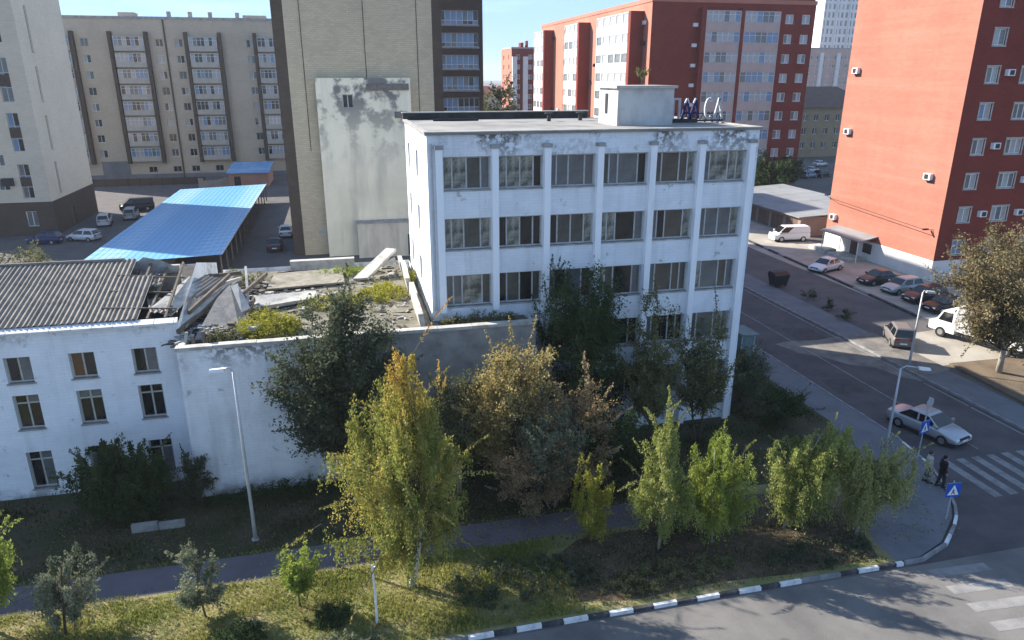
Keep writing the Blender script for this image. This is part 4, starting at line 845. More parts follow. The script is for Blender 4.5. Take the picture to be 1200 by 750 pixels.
def leaves_mesh(name, C, S, T, m, rs, droop=None, aspect=.5):
    n = len(C); u = rs.normal(size=(n, 3))
    if droop is not None: u = u * .45 + np.array([0, 0, -1.]) * droop
    u /= np.linalg.norm(u, axis=1)[:, None]; w = rs.normal(size=(n, 3)); v = np.cross(u, w); v /= np.linalg.norm(v, axis=1)[:, None] + 1e-9
    S = S[:, None]; V = np.stack([C - u * S * .5, C + v * S * aspect * .5 + u * S * .05, C + u * S * .5, C - v * S * aspect * .5 + u * S * .05], 1).reshape(-1, 3)
    me = bpy.data.meshes.new(name); me.vertices.add(4 * n); me.vertices.foreach_set('co', V.astype(np.float32).ravel())
    me.loops.add(4 * n); me.loops.foreach_set('vertex_index', np.arange(4 * n, dtype=np.int32)); me.polygons.add(n); me.polygons.foreach_set('loop_start', np.arange(0, 4 * n, 4, dtype=np.int32)); me.polygons.foreach_set('loop_total', np.full(n, 4, np.int32))
    at = me.attributes.new('tint', 'FLOAT', 'POINT'); at.data.foreach_set('value', np.repeat(np.clip(T, 0, 1), 4).astype(np.float32))
    me.materials.append(m); me.update(calc_edges=True); return me
def limb_path(p, q, rs, k=5, sag=0., bow=.12):
    p, q = np.array(p, float), np.array(q, float); d = q - p; L_ = np.linalg.norm(d); off = rs.normal(size=3) * bow * L_; out = []
    for i in range(k):
        s = i / (k - 1); out.append(tuple(p + d * s + off * math.sin(math.pi * s) + np.array([0, 0, -sag * s * s])))
    return out
def tree(name, label, loc, h, rx, ry=None, base=.2, n=14000, K=45, size=.13, lm=None, bm=bark, seed=1, style='broad', tr=.12, lean=(0, 0), stems=1, cr=.3, shape='oval', string=1.0, cat='tree', group=None, tint=.5, shoots=16):
    rs = np.random.RandomState(seed); ry = ry or rx; t = thing(name, label, cat, (loc[0], loc[1], KZ if len(loc) < 3 else loc[2]), 0, group)
    zc, zh = h * (base + 1) / 2, h * (1 - base) / 2
    mb = MB(); tops = []
    for s in range(stems):
        ox, oy = (0, 0) if stems == 1 else (rs.uniform(-.3, .3) * rx * .5, rs.uniform(-.3, .3) * ry * .5)
        tp = (lean[0] + (ox * 2.4 if stems > 1 else 0), lean[1] + (oy * 2.4 if stems > 1 else 0), h * (.86 if shape != 'low' else .6))
        pts = limb_path((ox * .4, oy * .4, -.12), tp, rs, 7, 0, .035); mb.tube(pts, [tr * (1 - .86 * i / 6) * (1 if stems == 1 else .7) for i in range(7)], 8); tops.append(pts)
    # crown: limbs carry leaf clumps inside an uneven envelope
    lob = rs.normal(size=(7, 3)); lob /= np.linalg.norm(lob, axis=1)[:, None]; la = rs.uniform(-.28, .3, 7)
    cl = []
    while len(cl) < K:
        d = rs.normal(size=3); d /= np.linalg.norm(d); r = rs.uniform(.25, 1) ** .55 * (1 + np.sum(la * np.maximum(0, lob @ d) ** 3)); p = d * r
        z = p[2]
        f = 1.
        if shape == 'cone': f = min(1, .34 + .9 * (1 - (z + 1) / 2) ** .75) if z > -.75 else .8
        elif shape == 'column': f = .85
        elif shape == 'umbrella': f = .55 + .45 * (z + 1) / 2
        cl.append((p[0] * rx * f + lean[0] * (zc + z * zh) / h, p[1] * ry * f + lean[1] * (zc + z * zh) / h, zc + z * zh))
    cl = np.array(cl); Cs, Ss, Ts = [], [], []; per = max(8, n // K); rc = cr * (rx * ry * zh) ** (1 / 3)
    for c in cl:
        pts = tops[rs.randint(len(tops))]; hz_ = max(.25, min(.98, (c[2] / h) * rs.uniform(.55, .85))); i = hz_ * 6; a = int(i); fr = i - a; st = np.array(pts[a]) * (1 - fr) + np.array(pts[min(a + 1, 6)]) * fr
        lp = limb_path(st, c, rs, 5, 0, .10); r0 = tr * .34 * (1 - .6 * hz_); mb.tube(lp, [r0, r0 * .8, r0 * .6, r0 * .42, r0 * .22], 5, m=1, cap=False)
        m_ = int(per * rs.uniform(.5, 1.5)); ct = rs.normal(0, .16); nt = max(5, m_ // (20 if style == 'broad' else 24)); P = []; k = max(6, m_ // nt); lpa = np.array(lp); ax = np.array([lean[0] * c[2] / h, lean[1] * c[2] / h, c[2] - .3 * zh]); ow = c - ax; ow /= np.linalg.norm(ow) + 1e-6
        for q in range(nt):
            uu = rs.uniform(.42, 1) * 4; ia = min(3, int(uu)); p0 = lpa[ia] + (lpa[ia + 1] - lpa[ia]) * (uu - ia); s_ = rs.uniform(.05, 1, k)
            if style == 'broad':
                d = ow * .55 + rs.normal(0, .62, 3) + np.array([0, 0, .22]); d /= np.linalg.norm(d); ln = rc * rs.uniform(.6, 1.6); e = p0 + d * ln
                P.append(p0 + (e - p0) * s_[:, None] + rs.normal(0, .045 + .10 * ln, (k, 3)) * np.array([1, 1, .8]))
                if q % 2 == 0: mb.tube([tuple(p0), tuple(p0 + (e - p0) * .6), tuple(e)], [r0 * .22, r0 * .14, .003], 3, m=1, cap=False)
            else:
                d = ow * .35 + rs.normal(0, .3, 3); ln = string * rs.uniform(.35, 1.25); j_ = rs.normal(0, .055, (k, 3))
                P.append(np.stack([p0[0] + d[0] * ln * .5 * s_, p0[1] + d[1] * ln * .5 * s_, p0[2] + .12 * np.sin(s_ * 3.1) - ln * s_ ** 1.5], 1) + j_)
                if q % 3 == 0: mb.tube([tuple(p0), (p0[0] + d[0] * ln * .25, p0[1] + d[1] * ln * .25, p0[2] - ln * .3), (p0[0] + d[0] * ln * .5, p0[1] + d[1] * ln * .5, p0[2] - ln)], [r0 * .2, r0 * .13, .003], 3, m=1, cap=False)
        P = np.concatenate(P)
        P = P[P[:, 2] > .15]
        Cs.append(P); Ss.append(size * rs.uniform(.6, 1.35, len(P))); Ts.append(tint + ct + rs.normal(0, .17, len(P)))
    for q in range(shoots):                                        # sprigs breaking the outline
        c = cl[rs.randint(len(cl))]; d = np.array([c[0] - lean[0] * .5, c[1] - lean[1] * .5, (c[2] - zc) * 1.0 + .45 * h * rs.uniform(.1, .8)]); d = d / (np.linalg.norm(d) + 1e-6) + rs.normal(0, .25, 3); ln = min(1.1, h * rs.uniform(.06, .15))
        e = c + d * (rc * .8 + ln); k = int(ln * 60 * (.13 / size)); s_ = rs.uniform(.2, 1, k)
        P = c + (e - c) * s_[:, None] + rs.normal(0, .06 * (size / .13), (k, 3)) * (1.3 - s_)[:, None] + np.array([0, 0, -1]) * (s_ ** 2 * ln * .3 * (style == 'weep'))[:, None]
        P = P[P[:, 2] > .15]; Cs.append(P); Ss.append(size * rs.uniform(.6, 1.2, len(P))); Ts.append(tint + .1 + rs.normal(0, .15, len(P)))
        mb.tube([tuple(c), tuple(c + (e - c) * .6), tuple(e + np.array([0, 0, -ln * .3 * (style == 'weep')]))], [.02, .012, .004], 4, m=1, cap=False)
    mb.build('trunk', [bm, bark], t, smooth=True)
    C, S, T = np.concatenate(Cs), np.concatenate(Ss), np.concatenate(Ts)
    inst('crown', leaves_mesh('crown', C, S, T, lm, rs, droop=None if style == 'broad' else .75, aspect=.55 if style == 'broad' else .42), t)
    return t

LM = {
 'birch': leaf_mat('birch leaves', [(.17, .20, .045), (.31, .33, .085), (.46, .43, .13)], (7.6, 11.6), [(.42, .31, .06), (.60, .38, .08), (.70, .34, .09)], .42),
 'dark': leaf_mat('dark elm leaves', [(.04, .054, .03), (.088, .106, .062), (.165, .18, .108)]),
 'deep': leaf_mat('deep green leaves', [(.022, .045, .018), (.052, .084, .032), (.10, .128, .052)]),
 'willow': leaf_mat('willow leaves', [(.15, .185, .05), (.29, .325, .09), (.45, .46, .17)], trans=.42),
 'lime': leaf_mat('lime leaves', [(.13, .185, .035), (.255, .315, .06), (.41, .44, .11)], trans=.42),
 'yellow': leaf_mat('yellow leaves', [(.18, .19, .03), (.33, .32, .055), (.48, .44, .09)], trans=.42),
 'brown': leaf_mat('autumn brown leaves', [(.19, .135, .07), (.36, .265, .15), (.52, .41, .25)], trans=.42),
 'ochre': leaf_mat('ochre leaves', [(.20, .165, .06), (.36, .295, .12), (.52, .43, .21)], trans=.42),
 'olive': leaf_mat('olive leaves', [(.08, .09, .038), (.17, .172, .075), (.28, .265, .14)]),
 'silver': leaf_mat('silvery leaves', [(.10, .12, .07), (.19, .21, .13), (.30, .31, .21)]),
 'paleg': leaf_mat('pale willow leaves', [(.19, .21, .065), (.34, .355, .13), (.50, .49, .23)], trans=.42),
 'rtree': leaf_mat('dry olive leaves', [(.10, .085, .042), (.205, .165, .085), (.33, .265, .15)]),
}
tree('birch_tree', 'tall birch with orange top and yellow green weeping branches beside the footpath', (1.54, 24.75), 10.9, 2.95, base=.13, n=84000, K=150, size=.112, lm=LM['birch'], bm=birch_bark, seed=11, style='weep', tr=.14, shape='cone', cr=.34, string=1.1)
tree('elm_tree', 'large dark grey green tree against the blank white annex wall', (-.7, 32.0), 10.7, 3.2, 1.7, base=.06, n=64000, K=130, size=.155, lm=LM['dark'], bm=bark, seed=12, style='broad', tr=.18, cr=.26, stems=3)
tree('poplar_tree', 'dark green tree reaching the third floor windows of the office building', (12.0, 33.4), 11.6, 2.6, 1.9, base=.14, n=34000, K=90, size=.145, lm=LM['deep'], bm=bark, seed=13, tr=.16, cr=.25)
tree('young_elm_tree', 'thin dark leaved tree between the poplar and the right corner of the office building', (15.7, 33.2), 8.8, 2.1, 1.6, base=.16, n=20000, K=70, size=.135, lm=LM['olive'], bm=bark, seed=14, tr=.11, cr=.22, stems=2)
tree('maple_tree', 'sparse olive tree in front of the last window bay at the graffiti corner', (18.7, 33.4), 8.4, 1.9, 1.5, base=.14, n=14000, K=60, size=.13, lm=LM['olive'], bm=bark, seed=15, tr=.10, cr=.2, stems=2)
tree('autumn_tree', 'ochre leaved tree hiding the grey annex front', (7.2, 30.4), 8.9, 2.7, 1.7, base=.08, n=30000, K=90, size=.14, lm=LM['ochre'], bm=bark, seed=16, tr=.12, cr=.22, stems=3)
tree('rusty_tree', 'rusty brown half bare tree between the ochre tree and the poplar', (10.2, 29.4), 7.1, 2.4, 1.7, base=.10, n=15000, K=80, size=.12, lm=LM['brown'], bm=bark, seed=17, tr=.11, cr=.2, stems=3)
tree('bare_shrub', 'thin greyish shrub in front of the annex porch', (4.6, 31.2), 7.0, 1.9, 1.3, base=.2, n=13000, K=70, size=.11, lm=LM['olive'], bm=pale_bark, seed=18, tr=.07, cr=.22, stems=4, cat='shrub')
tree('wispy_shrub', 'wispy grey green shrub overlapping the ochre and rusty trees', (8.8, 28.9), 5.4, 2.0, 1.2, base=.2, n=13000, K=60, size=.105, lm=LM['silver'], bm=pale_bark, seed=45, tr=.06, cr=.24, stems=4, cat='shrub')
tree('yellow_shrub', 'small bright yellow green shrub tree under the rusty tree', (9.6, 25.9), 4.6, 1.2, base=.14, n=8000, K=34, size=.12, lm=LM['yellow'], bm=bark, seed=19, tr=.06, cr=.24, stems=3, style='weep', string=.6)
tree('brown_thicket', 'brownish leafy thicket behind the yellow green shrub', (7.8, 27.9 + .8), 4.2, 2.3, 1.3, base=.06, n=11000, K=55, size=.11, lm=LM['brown'], bm=bark, seed=20, tr=.07, cr=.22, stems=4, cat='shrub')
tree('dark_thicket', 'dark green thicket under the poplar and rusty tree', (12.2, 29.6), 4.6, 2.4, 1.3, base=.05, n=12000, K=55, size=.12, lm=LM['deep'], bm=bark, seed=21, tr=.07, cr=.24, stems=4, cat='shrub')
tree('slender_willow', 'slender pale green willow with upright leader on the verge', (12.4, 24.6), 7.3, 1.25, base=.12, n=26000, K=70, size=.105, lm=LM['willow'], bm=pale_bark, seed=22, style='weep', tr=.07, shape='cone', cr=.24, string=.8)
tree('bushy_willow', 'bushy green willow between the slender willow and the leaning willow', (15.1, 24.6), 5.7, 2.0, 1.6, base=.16, n=34000, K=84, size=.105, lm=LM['lime'], bm=pale_bark, seed=23, style='weep', tr=.07, cr=.22, string=.9, stems=2)
tree('leaning_willow', 'wide leaning yellow green willow on the verge near the street corner', (18.9, 24.9), 5.7, 2.9, 1.9, base=.16, n=58000, K=110, size=.108, lm=LM['willow'], bm=pale_bark, seed=24, style='weep', tr=.09, cr=.22, string=1.0, lean=(1.5, 0), stems=2, shape='umbrella')
tree('corner_willow', 'pale weeping willow overhanging the corner pavement', (21.7, 23.6), 4.5, 2.5, 1.6, base=.24, n=40000, K=85, size=.105, lm=LM['paleg'], bm=pale_bark, seed=25, style='weep', tr=.08, cr=.2, string=.85, lean=(.9, .2), shape='umbrella')
tree('verge_shrub', 'low dark shrub below the bushy willow', (13.6, 26.2), 2.6, 1.5, 1.0, base=.04, n=7000, K=34, size=.10, lm=LM['deep'], seed=26, tr=.04, stems=4, cat='shrub', shape='low')
tree('dark_bush', 'wide dark bush under the ground floor windows of the school block', (-11.0, 32.6), 4.3, 2.9, 1.6, base=.02, n=44000, K=110, size=.15, lm=LM['deep'], bm=bark, seed=27, style='weep', tr=.09, stems=5, cr=.26, string=1.0, cat='bush', shape='umbrella')
tree('small_bush', 'small dark bush at the joint between school block and annex', (-8.0, 33.2), 2.9, .8, .7, base=.05, n=4500, K=24, size=.11, lm=LM['dark'], seed=28, tr=.04, stems=3, cat='bush')
tree('silver_sapling', 'leaning silvery sapling with loose branches on the sunny verge', (-11.4, 25.0), 3.9, 1.35, 1.2, base=.2, n=7500, K=44, size=.12, lm=LM['silver'], bm=bark, seed=29, style='weep', tr=.055, lean=(.5, 0), string=.6, cr=.22)
tree('narrow_sapling', 'narrow grey green sapling in the middle of the verge', (-6.4, 24.8), 3.2, .95, base=.10, n=4600, K=30, size=.12, lm=LM['silver'], bm=bark, seed=30, tr=.045, cr=.22)
tree('green_sapling', 'short fresh green sapling near the white post', (-2.85, 24.6), 2.9, .95, base=.12, n=4600, K=30, size=.12, lm=LM['lime'], bm=bark, seed=31, tr=.045, cr=.24)
tree('edge_tree', 'bright green weeping tree leaning over the path left of the silvery sapling', (-14.2, 25.9), 5.6, 1.5, base=.14, n=16000, K=50, size=.14, lm=LM['lime'], bm=bark, seed=32, style='weep', tr=.08, cr=.24, string=.9)
tree('street_elm', 'big dry olive tree over the white truck on the tree bed', (44.4, 37.9, .15), 10.0, 5.2, 3.4, base=.20, n=52000, K=130, lean=(-1.3, .2), size=.17, lm=LM['rtree'], bm=pale_bark, seed=33, tr=.22, cr=.25, stems=1)
tree('second_street_elm', 'second dry olive tree behind the big one by the truck', (48.6, 41.0, .0), 9.8, 4.0, 3.2, base=.32, n=24000, K=80, size=.18, lm=LM['rtree'], bm=pale_bark, seed=34, tr=.2, cr=.26)
tree('corner_shrub', 'dark shrub at the right corner of the office building by the pavement', (24.0, 37.8), 3.6, 1.8, 1.8, base=.05, n=9000, K=40, size=.12, lm=LM['dark'], seed=35, tr=.05, stems=4, cat='shrub')
tree('side_shrub', 'green shrub on the dark lawn beside the pavement', (24.6, 34.0), 2.6, 1.6, 1.4, base=.05, n=6500, K=32, size=.12, lm=LM['deep'], seed=36, tr=.05, stems=4, cat='shrub')
tree('gap_tree', 'dark leafy tree seen over the roof in the gap beside the glazed block', (33.5, 150, 0), 17.6, 4.6, base=.3, n=9000, K=50, size=.5, lm=LM['dark'], seed=37, tr=.3, cr=.3)
tree('gap_tree', 'yellow green tree at the foot of the glazed brown block', (28.6, 150, 0), 15.2, 3.6, base=.3, n=7000, K=40, size=.5, lm=LM['olive'], seed=38, tr=.3, cr=.3)
tree('yard_tree', 'dark round tree in front of the red block beyond the garages', (72.5, 113, 0), 7.2, 4.0, base=.12, n=8000, K=50, size=.38, lm=LM['deep'], seed=39, tr=.2, cr=.28)
tree('yard_tree', 'dark low tree beside the parked cars at the dark roofed house', (82, 122, 0), 6.0, 3.4, base=.12, n=6000, K=40, size=.38, lm=LM['deep'], seed=40, tr=.2, cr=.28)
tree('courtyard_bush', 'olive bush behind the corrugated roof ridge', (-26.2, 66, 0), 6.6, 2.4, base=.1, n=8000, K=45, size=.22, lm=LM['olive'], seed=41, tr=.1, cr=.26, cat='bush', stems=3)
tree('courtyard_bush', 'greener bush behind the corrugated roof beside the olive one', (-30.2, 67, 0), 7.0, 2.2, base=.1, n=7000, K=40, size=.22, lm=LM['dark'], seed=42, tr=.1, cr=.26, cat='bush', stems=3)
tree('roof_sapling', 'small sapling growing on top of the roof house of the office building', (17.0, 40.2, 19.5), 1.1, .35, base=.1, n=260, K=10, size=.10, lm=LM['olive'], seed=43, tr=.02, cr=.3, cat='plant')
tree('window_climber', 'thin leafy sapling rising past the third floor of the office building', (10.1, 34.6), 10.6, .9, .7, base=.5, n=1800, K=22, size=.11, lm=LM['deep'], seed=44, tr=.06, cr=.25)

def weeds(name, label, cx, cy, rx, ry, h, n, lm, z=7.72, seed=1, cat='weeds', bush=True):
    """mound of tall weeds: many stems with narrow leaves"""
    rs = np.random.RandomState(seed); t = thing(name, label, cat, (cx, cy, z)); ns = max(12, n // 45)
    a = rs.uniform(0, 6.283, ns); r = np.sqrt(rs.uniform(0, 1, ns)); bx, by = r * np.cos(a) * rx, r * np.sin(a) * ry; hh = h * rs.uniform(.5, 1.1, ns) * (1.05 - .6 * r ** 2)
    mb = MB(); Cs = []
    for i in range(ns):
        ex, ey = bx[i] + rs.normal(0, .15), by[i] + rs.normal(0, .15); mb.tube([(bx[i], by[i], -.02), (ex, ey, hh[i])], [.008, .003], 3, cap=False); k = n // ns; s = rs.uniform(.1, 1.05, k)
        Cs.append(np.stack([bx[i] + (ex - bx[i]) * s + rs.normal(0, .07, k), by[i] + (ey - by[i]) * s + rs.normal(0, .07, k), hh[i] * s], 1))
    C = np.concatenate(Cs); mb.build('stems', bark, t); inst('foliage', leaves_mesh('foliage', C, .11 * rs.uniform(.6, 1.4, len(C)), .5 + rs.normal(0, .25, len(C)), lm, rs, aspect=.4), t)
weeds('roof_weeds', 'bright yellow green weeds behind the annex parapet', -4.2, 35.9, 1.6, 1.2, 1.25, 9000, LM['yellow'], seed=1)
weeds('roof_weeds', 'olive weeds at the broken left end of the annex parapet', -6.2, 34.9, .7, .6, .9, 2600, LM['olive'], seed=2)
weeds('roof_weeds', 'yellowish weeds beside the leaning parapet on the annex roof', 1.9, 41.3, 1.4, 1.7, .8, 5200, LM['yellow'], seed=3)
weeds('roof_weeds', 'low green weeds along the back of the annex roof', -.2, 46.8, 2.2, .9, .55, 3600, LM['lime'], seed=4)
weeds('roof_weeds', 'grass tuft growing between office building and leaning parapet', 3.75, 43.8, .25, 1.2, .7, 900, LM['yellow'], seed=5)
weeds('roof_weeds', 'dry weeds on the collapsed end above the broken slabs', -6.4, 45.2, 1.3, 1.0, .9, 2600, LM['olive'], seed=6, z=8.0)
weeds('roof_weeds', 'dull weeds on the narrow annex roof under the office windows', 6.6, 35.3, 2.2, .5, .6, 2600, LM['olive'], seed=7)
weeds('verge_weeds', 'tall silvery weeds at the road side of the verge under the silvery sapling', -9.0, 22.6, 3.2, .7, .6, 5200, LM['silver'], z=KZ, seed=8)
weeds('verge_weeds', 'dark green weed clump on the verge below the narrow sapling', -5.0, 23.1, 1.0, .6, .75, 2600, LM['deep'], z=KZ, seed=9)
weeds('verge_weeds', 'dark weed clump on the verge right of the green sapling', -1.6, 23.6, .9, .6, .6, 2200, LM['deep'], z=KZ, seed=10)
weeds('verge_weeds', 'silvery dry weeds along the kerb near the white post', -2.4, 22.1, 2.6, .45, .45, 3000, LM['silver'], z=KZ, seed=11)
weeds('shade_weeds', 'rank dark weeds along the lawn edge below the birch', 6.0, 24.0, 3.4, 1.5, .7, 7000, LM['dark'], z=KZ, seed=12)
weeds('shade_weeds', 'brown weeds on the verge right of the yellow green shrub', 12.0, 22.9, 3.4, .9, .5, 5000, LM['olive'], z=KZ, seed=13)
weeds('shade_weeds', 'dark weeds under the leaning willow', 19.4, 22.8, 2.8, .9, .45, 4200, LM['dark'], z=KZ, seed=14)
weeds('wall_weeds', 'dark weeds along the foot of the annex wall', -3.5, 33.0, 4.2, .6, .8, 6000, LM['deep'], z=KZ, seed=15)
weeds('street_weeds', 'patchy weeds on the lawn beside the street pavement', 25.2, 43, 1.6, 5, .7, 6000, LM['dark'], z=KZ, seed=16)

weeds('roof_weeds', 'patchy yellow weeds in the middle of the annex roof among slabs', -1.0, 40.2, 1.9, 1.3, .6, 3600, LM['yellow'], seed=17)
weeds('roof_weeds', 'brown weeds around the tilted grey slab', -5.2, 38.6, 1.2, 1.2, .7, 2600, LM['olive'], seed=18)
# grass and fallen leaves nobody could count
def scatter_grass(name, label, rects, lm, seed, size=.16):
    rs = np.random.RandomState(seed); C = []
    for x0, x1, y0, y1, n in rects:
        k = int(n); p = np.stack([rs.uniform(x0, x1, k), rs.uniform(y0, y1, k), np.zeros(k)], 1); f = np.sin(p[:, 0] * 1.7 + rs.rand()) * np.cos(p[:, 1] * 2.1) + rs.normal(0, .6, k) > -.5; C.append(p[f])
    C = np.concatenate(C); pt = .55 + .75 * (np.sin(C[:, 0] * .83 + 1.3 * np.sin(C[:, 1] * 1.1)) * np.cos(C[:, 1] * 1.37 + np.sin(C[:, 0] * .6)) * .5 + .5); S = size * rs.uniform(.5, 1.3, len(C)) * pt; C[:, 2] = KZ + S * .42
    o = inst(name, leaves_mesh(name, C, S, .45 + .15 * np.sin(C[:, 0] * .9) + rs.normal(0, .22, len(C)), lm, rs, droop=1.1, aspect=.22)); tag(o, label, 'grass', kind='stuff')
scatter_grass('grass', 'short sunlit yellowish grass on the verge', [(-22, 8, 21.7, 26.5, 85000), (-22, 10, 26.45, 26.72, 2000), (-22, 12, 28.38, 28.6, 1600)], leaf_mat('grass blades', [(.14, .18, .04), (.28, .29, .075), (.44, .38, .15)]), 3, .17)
scatter_grass('shade_grass', 'thin grass with shade darkened into its colour on the lawn and under the trees', [(-22, 25, 28.6, 35.5, 34000), (8, 22, 21.7, 26.5, 6000), (22.5, 27.5, 34, 56, 14000)], leaf_mat('shade grass blades', [(.022, .036, .012), (.045, .06, .02), (.085, .08, .03)]), 4, .17)  # shaded copy of the verge grass, darkness held in the blade colour
def litter(name, label, rects, cols, seed, size=.09):
    rs = np.random.RandomState(seed); C = np.concatenate([np.stack([rs.uniform(a, b, n), rs.uniform(c, d, n), np.zeros(n)], 1) for a, b, c, d, n in rects]); n = len(C); C[:, 2] = KZ + .02
    u = rs.normal(size=(n, 3)); u[:, 2] *= .15; u /= np.linalg.norm(u, axis=1)[:, None]; v = np.stack([-u[:, 1], u[:, 0], rs.normal(0, .2, n)], 1); S = (size * rs.uniform(.6, 1.3, n))[:, None]
    V = np.stack([C - u * S * .5, C + v * S * .3, C + u * S * .5, C - v * S * .3], 1).reshape(-1, 3); me = bpy.data.meshes.new(name); me.from_pydata(V.tolist(), [], np.arange(4 * n).reshape(-1, 4).tolist())
    at = me.attributes.new('tint', 'FLOAT', 'POINT'); at.data.foreach_set('value', np.repeat(rs.uniform(0, 1, n), 4).astype(np.float32)); me.materials.append(leaf_mat(name, cols)); tag(inst(name, me), label, 'leaves', kind='stuff')
litter('fallen_leaves', 'fallen brown and yellow leaves scattered over verge and lawn', [(-16, 22, 21.7, 26.5, 7000), (3, 22, 26.7, 32.5, 6000), (-14, 3, 28.6, 33, 1800), (-16, 12, 26.6, 28.4, 260), (22.4, 27, 22.6, 26, 300)], [(.10, .06, .03), (.24, .16, .06), (.36, .27, .08)], 8)

# ------------------------------------------------------------------ vehicles
def car(name, label, loc, rz, paint, kind='sedan', L_=4.3, Wd=1.74, group=None, z=0.):
    t = thing(name, label, {'van': 'van'}.get(kind, 'car'), (loc[0], loc[1], z), rz, group); hw = Wd / 2; x0, x1 = -L_ / 2, L_ / 2
    P = {'sedan': dict(hood=.80, belt=.93, roof=1.42, tail=.95, cb=(-.34, .24), rf=(-.20, .07)), 'hatch': dict(hood=.86, belt=.98, roof=1.5, tail=1.0, cb=(-.485, .25), rf=(-.40, .08)),
         'suv': dict(hood=1.0, belt=1.1, roof=1.72, tail=1.1, cb=(-.49, .24), rf=(-.44, .08)), 'van': dict(hood=1.05, belt=1.2, roof=1.95, tail=1.2, cb=(-.495, .40), rf=(-.48, .22))}[kind]
    mb = MB(); st = [(x0, .86, .36, P['tail'] - .12), (x0 + .06, .95, .27, P['tail'] - .03), (x0 + .5, 1, .22, P['tail']), (P['cb'][0] * L_ + .25, 1, .20, P['belt']), (P['cb'][1] * L_, 1, .20, P['belt']), (P['cb'][1] * L_ + .5, .99, .21, P['hood'] + .02), (x1 - .4, .96, .23, P['hood'] - .06), (x1 - .08, .9, .28, P['hood'] - .17), (x1, .78, .36, P['hood'] - .28)]
    st.sort(key=lambda s: s[0])
    ring = lambda s: [(s[0], y * hw * s[1], s[2] + (s[3] - s[2]) * q) for y, q in ((-.82, 0), (-.97, .12), (-1, .45), (-.98, .78), (-.88, .97), (-.4, 1.02), (.4, 1.02), (.88, .97), (.98, .78), (1, .45), (.97, .12), (.82, 0))]
    n = 12
    for s in st: mb.v += ring(s)
    for i in range(len(st) - 1):
        for j in range(n): k = (j + 1) % n; mb.f.append((i * n + j, i * n + k, (i + 1) * n + k, (i + 1) * n + j)); mb.mi.append(0)
    mb.f += [tuple(range(n))[::1], tuple(range((len(st) - 1) * n, len(st) * n))[::-1]]; mb.mi += [0, 0]
    body = mb.build('body', paint, t, smooth=True); sb = body.modifiers.new('sub', 'SUBSURF'); sb.levels = sb.render_levels = 2; mb = MB()
    # cabin
    b0, b1, r0, r1 = P['cb'][0] * L_, P['cb'][1] * L_, P['rf'][0] * L_, P['rf'][1] * L_; zb, zr = P['belt'] - .04, P['roof']; wb, wr = hw * .93, hw * .74
    cb = [(b0, -wb, zb), (b1, -wb, zb), (b1, wb, zb), (b0, wb, zb)]; cr = [(r0, -wr, zr - .07), (r1, -wr, zr - .07), (r1, wr, zr - .07), (r0, wr, zr - .07)]; ct = [(r0 + .14, -wr * .85, zr), (r1 - .12, -wr * .85, zr), (r1 - .12, wr * .85, zr), (r0 + .14, wr * .85, zr)]
    mb.hexa(cb + cr); mb.hexa([(x, y, z_) for x, y, z_ in cr] + ct); cbn = mb.build('cabin', paint, t); bv = cbn.modifiers.new('bev', 'BEVEL'); bv.width = .05; bv.segments = 3
    gm = glass_mat('car glass', (.012, .014, .016))
    def pane(nm, a, b, c, d, ins=.1, off=.012, parent=t):
        a, b, c, d = map(Vector, (a, b, c, d)); ce = (a + b + c + d) / 4; nn = (b - a).cross(d - a).normalized() * off; m = MB(); m.quad(*[tuple(p + (ce - p) * ins + nn) for p in (a, b, c, d)]); m.build(nm, gm, parent)
    pane('windscreen', cb[1], cb[2], cr[2], cr[1], .09); pane('rear_window', cb[3], cb[0], cr[0], cr[3], .14)
    for s in (0, 1):
        A, B, C_, D_ = (cb[0], cb[1], cr[1], cr[0]) if s == 0 else (cb[2], cb[3], cr[3], cr[2]); A, B, C_, D_ = map(Vector, (A, B, C_, D_)); m0, m1 = A.lerp(B, .5), D_.lerp(C_, .5)
        if kind == 'van': (pane('side_window', A.lerp(B, .70), B, C_, D_.lerp(C_, .62), .13) if s == 0 else pane('side_window', A, A.lerp(B, .30), D_.lerp(C_, .38), D_, .13)); continue
        pane('side_window', A, m0, m1, D_, .13); pane('side_window', m0, B, C_, m1, .13)
    wk = ('wheel', kind)
    if wk not in _wc:
        m = MB(); r = .31 if kind in ('sedan', 'hatch') else .36; m.tube([(0, -.1, 0), (0, -.085, 0), (0, .085, 0), (0, .1, 0)], [r * .9, r, r, r * .9], 16); m2 = MB(); m2.tube([(0, -.106, 0), (0, .106, 0)], r * .62, 10); m3 = MB(); m3.tube([(0, -.02, 0), (0, .02, 0)], r * 1.22, 16); _wc[wk] = (m.mesh('tyre', rubber), m2.mesh('rim', rim_m), m3.mesh('wheel_arch', dark_metal), r)
    ty, rm, ar, r = _wc[wk]
    for x in (x0 + L_ * .2, x1 - L_ * .19):
        for y in (-hw + .08, hw - .08):
            w = inst('wheel', ty, t, (x, y, r)); inst('rim', rm, w)
            inst('wheel_arch', ar, t, (x, y * (1 + .015) + (-.0 if y < 0 else .0), r + .03))
    for y in (-.62 * hw, .62 * hw):
        m = MB(); m.hexa([(x1 - .16, y - .17, P['hood'] - .34), (x1 - .03, y - .17, P['hood'] - .34), (x1 - .03, y + .17, P['hood'] - .34), (x1 - .16, y + .17, P['hood'] - .34), (x1 - .22, y - .19, P['hood'] - .17), (x1 - .06, y - .17, P['hood'] - .19), (x1 - .06, y + .17, P['hood'] - .19), (x1 - .22, y + .19, P['hood'] - .17)]); m.build('headlight', chrome, t)
        m = MB(); m.box(x0 - .012, x0 + .1, y - .16, y + .16, P['tail'] - .28, P['tail'] - .13); m.build('tail_light', tail_m, t)
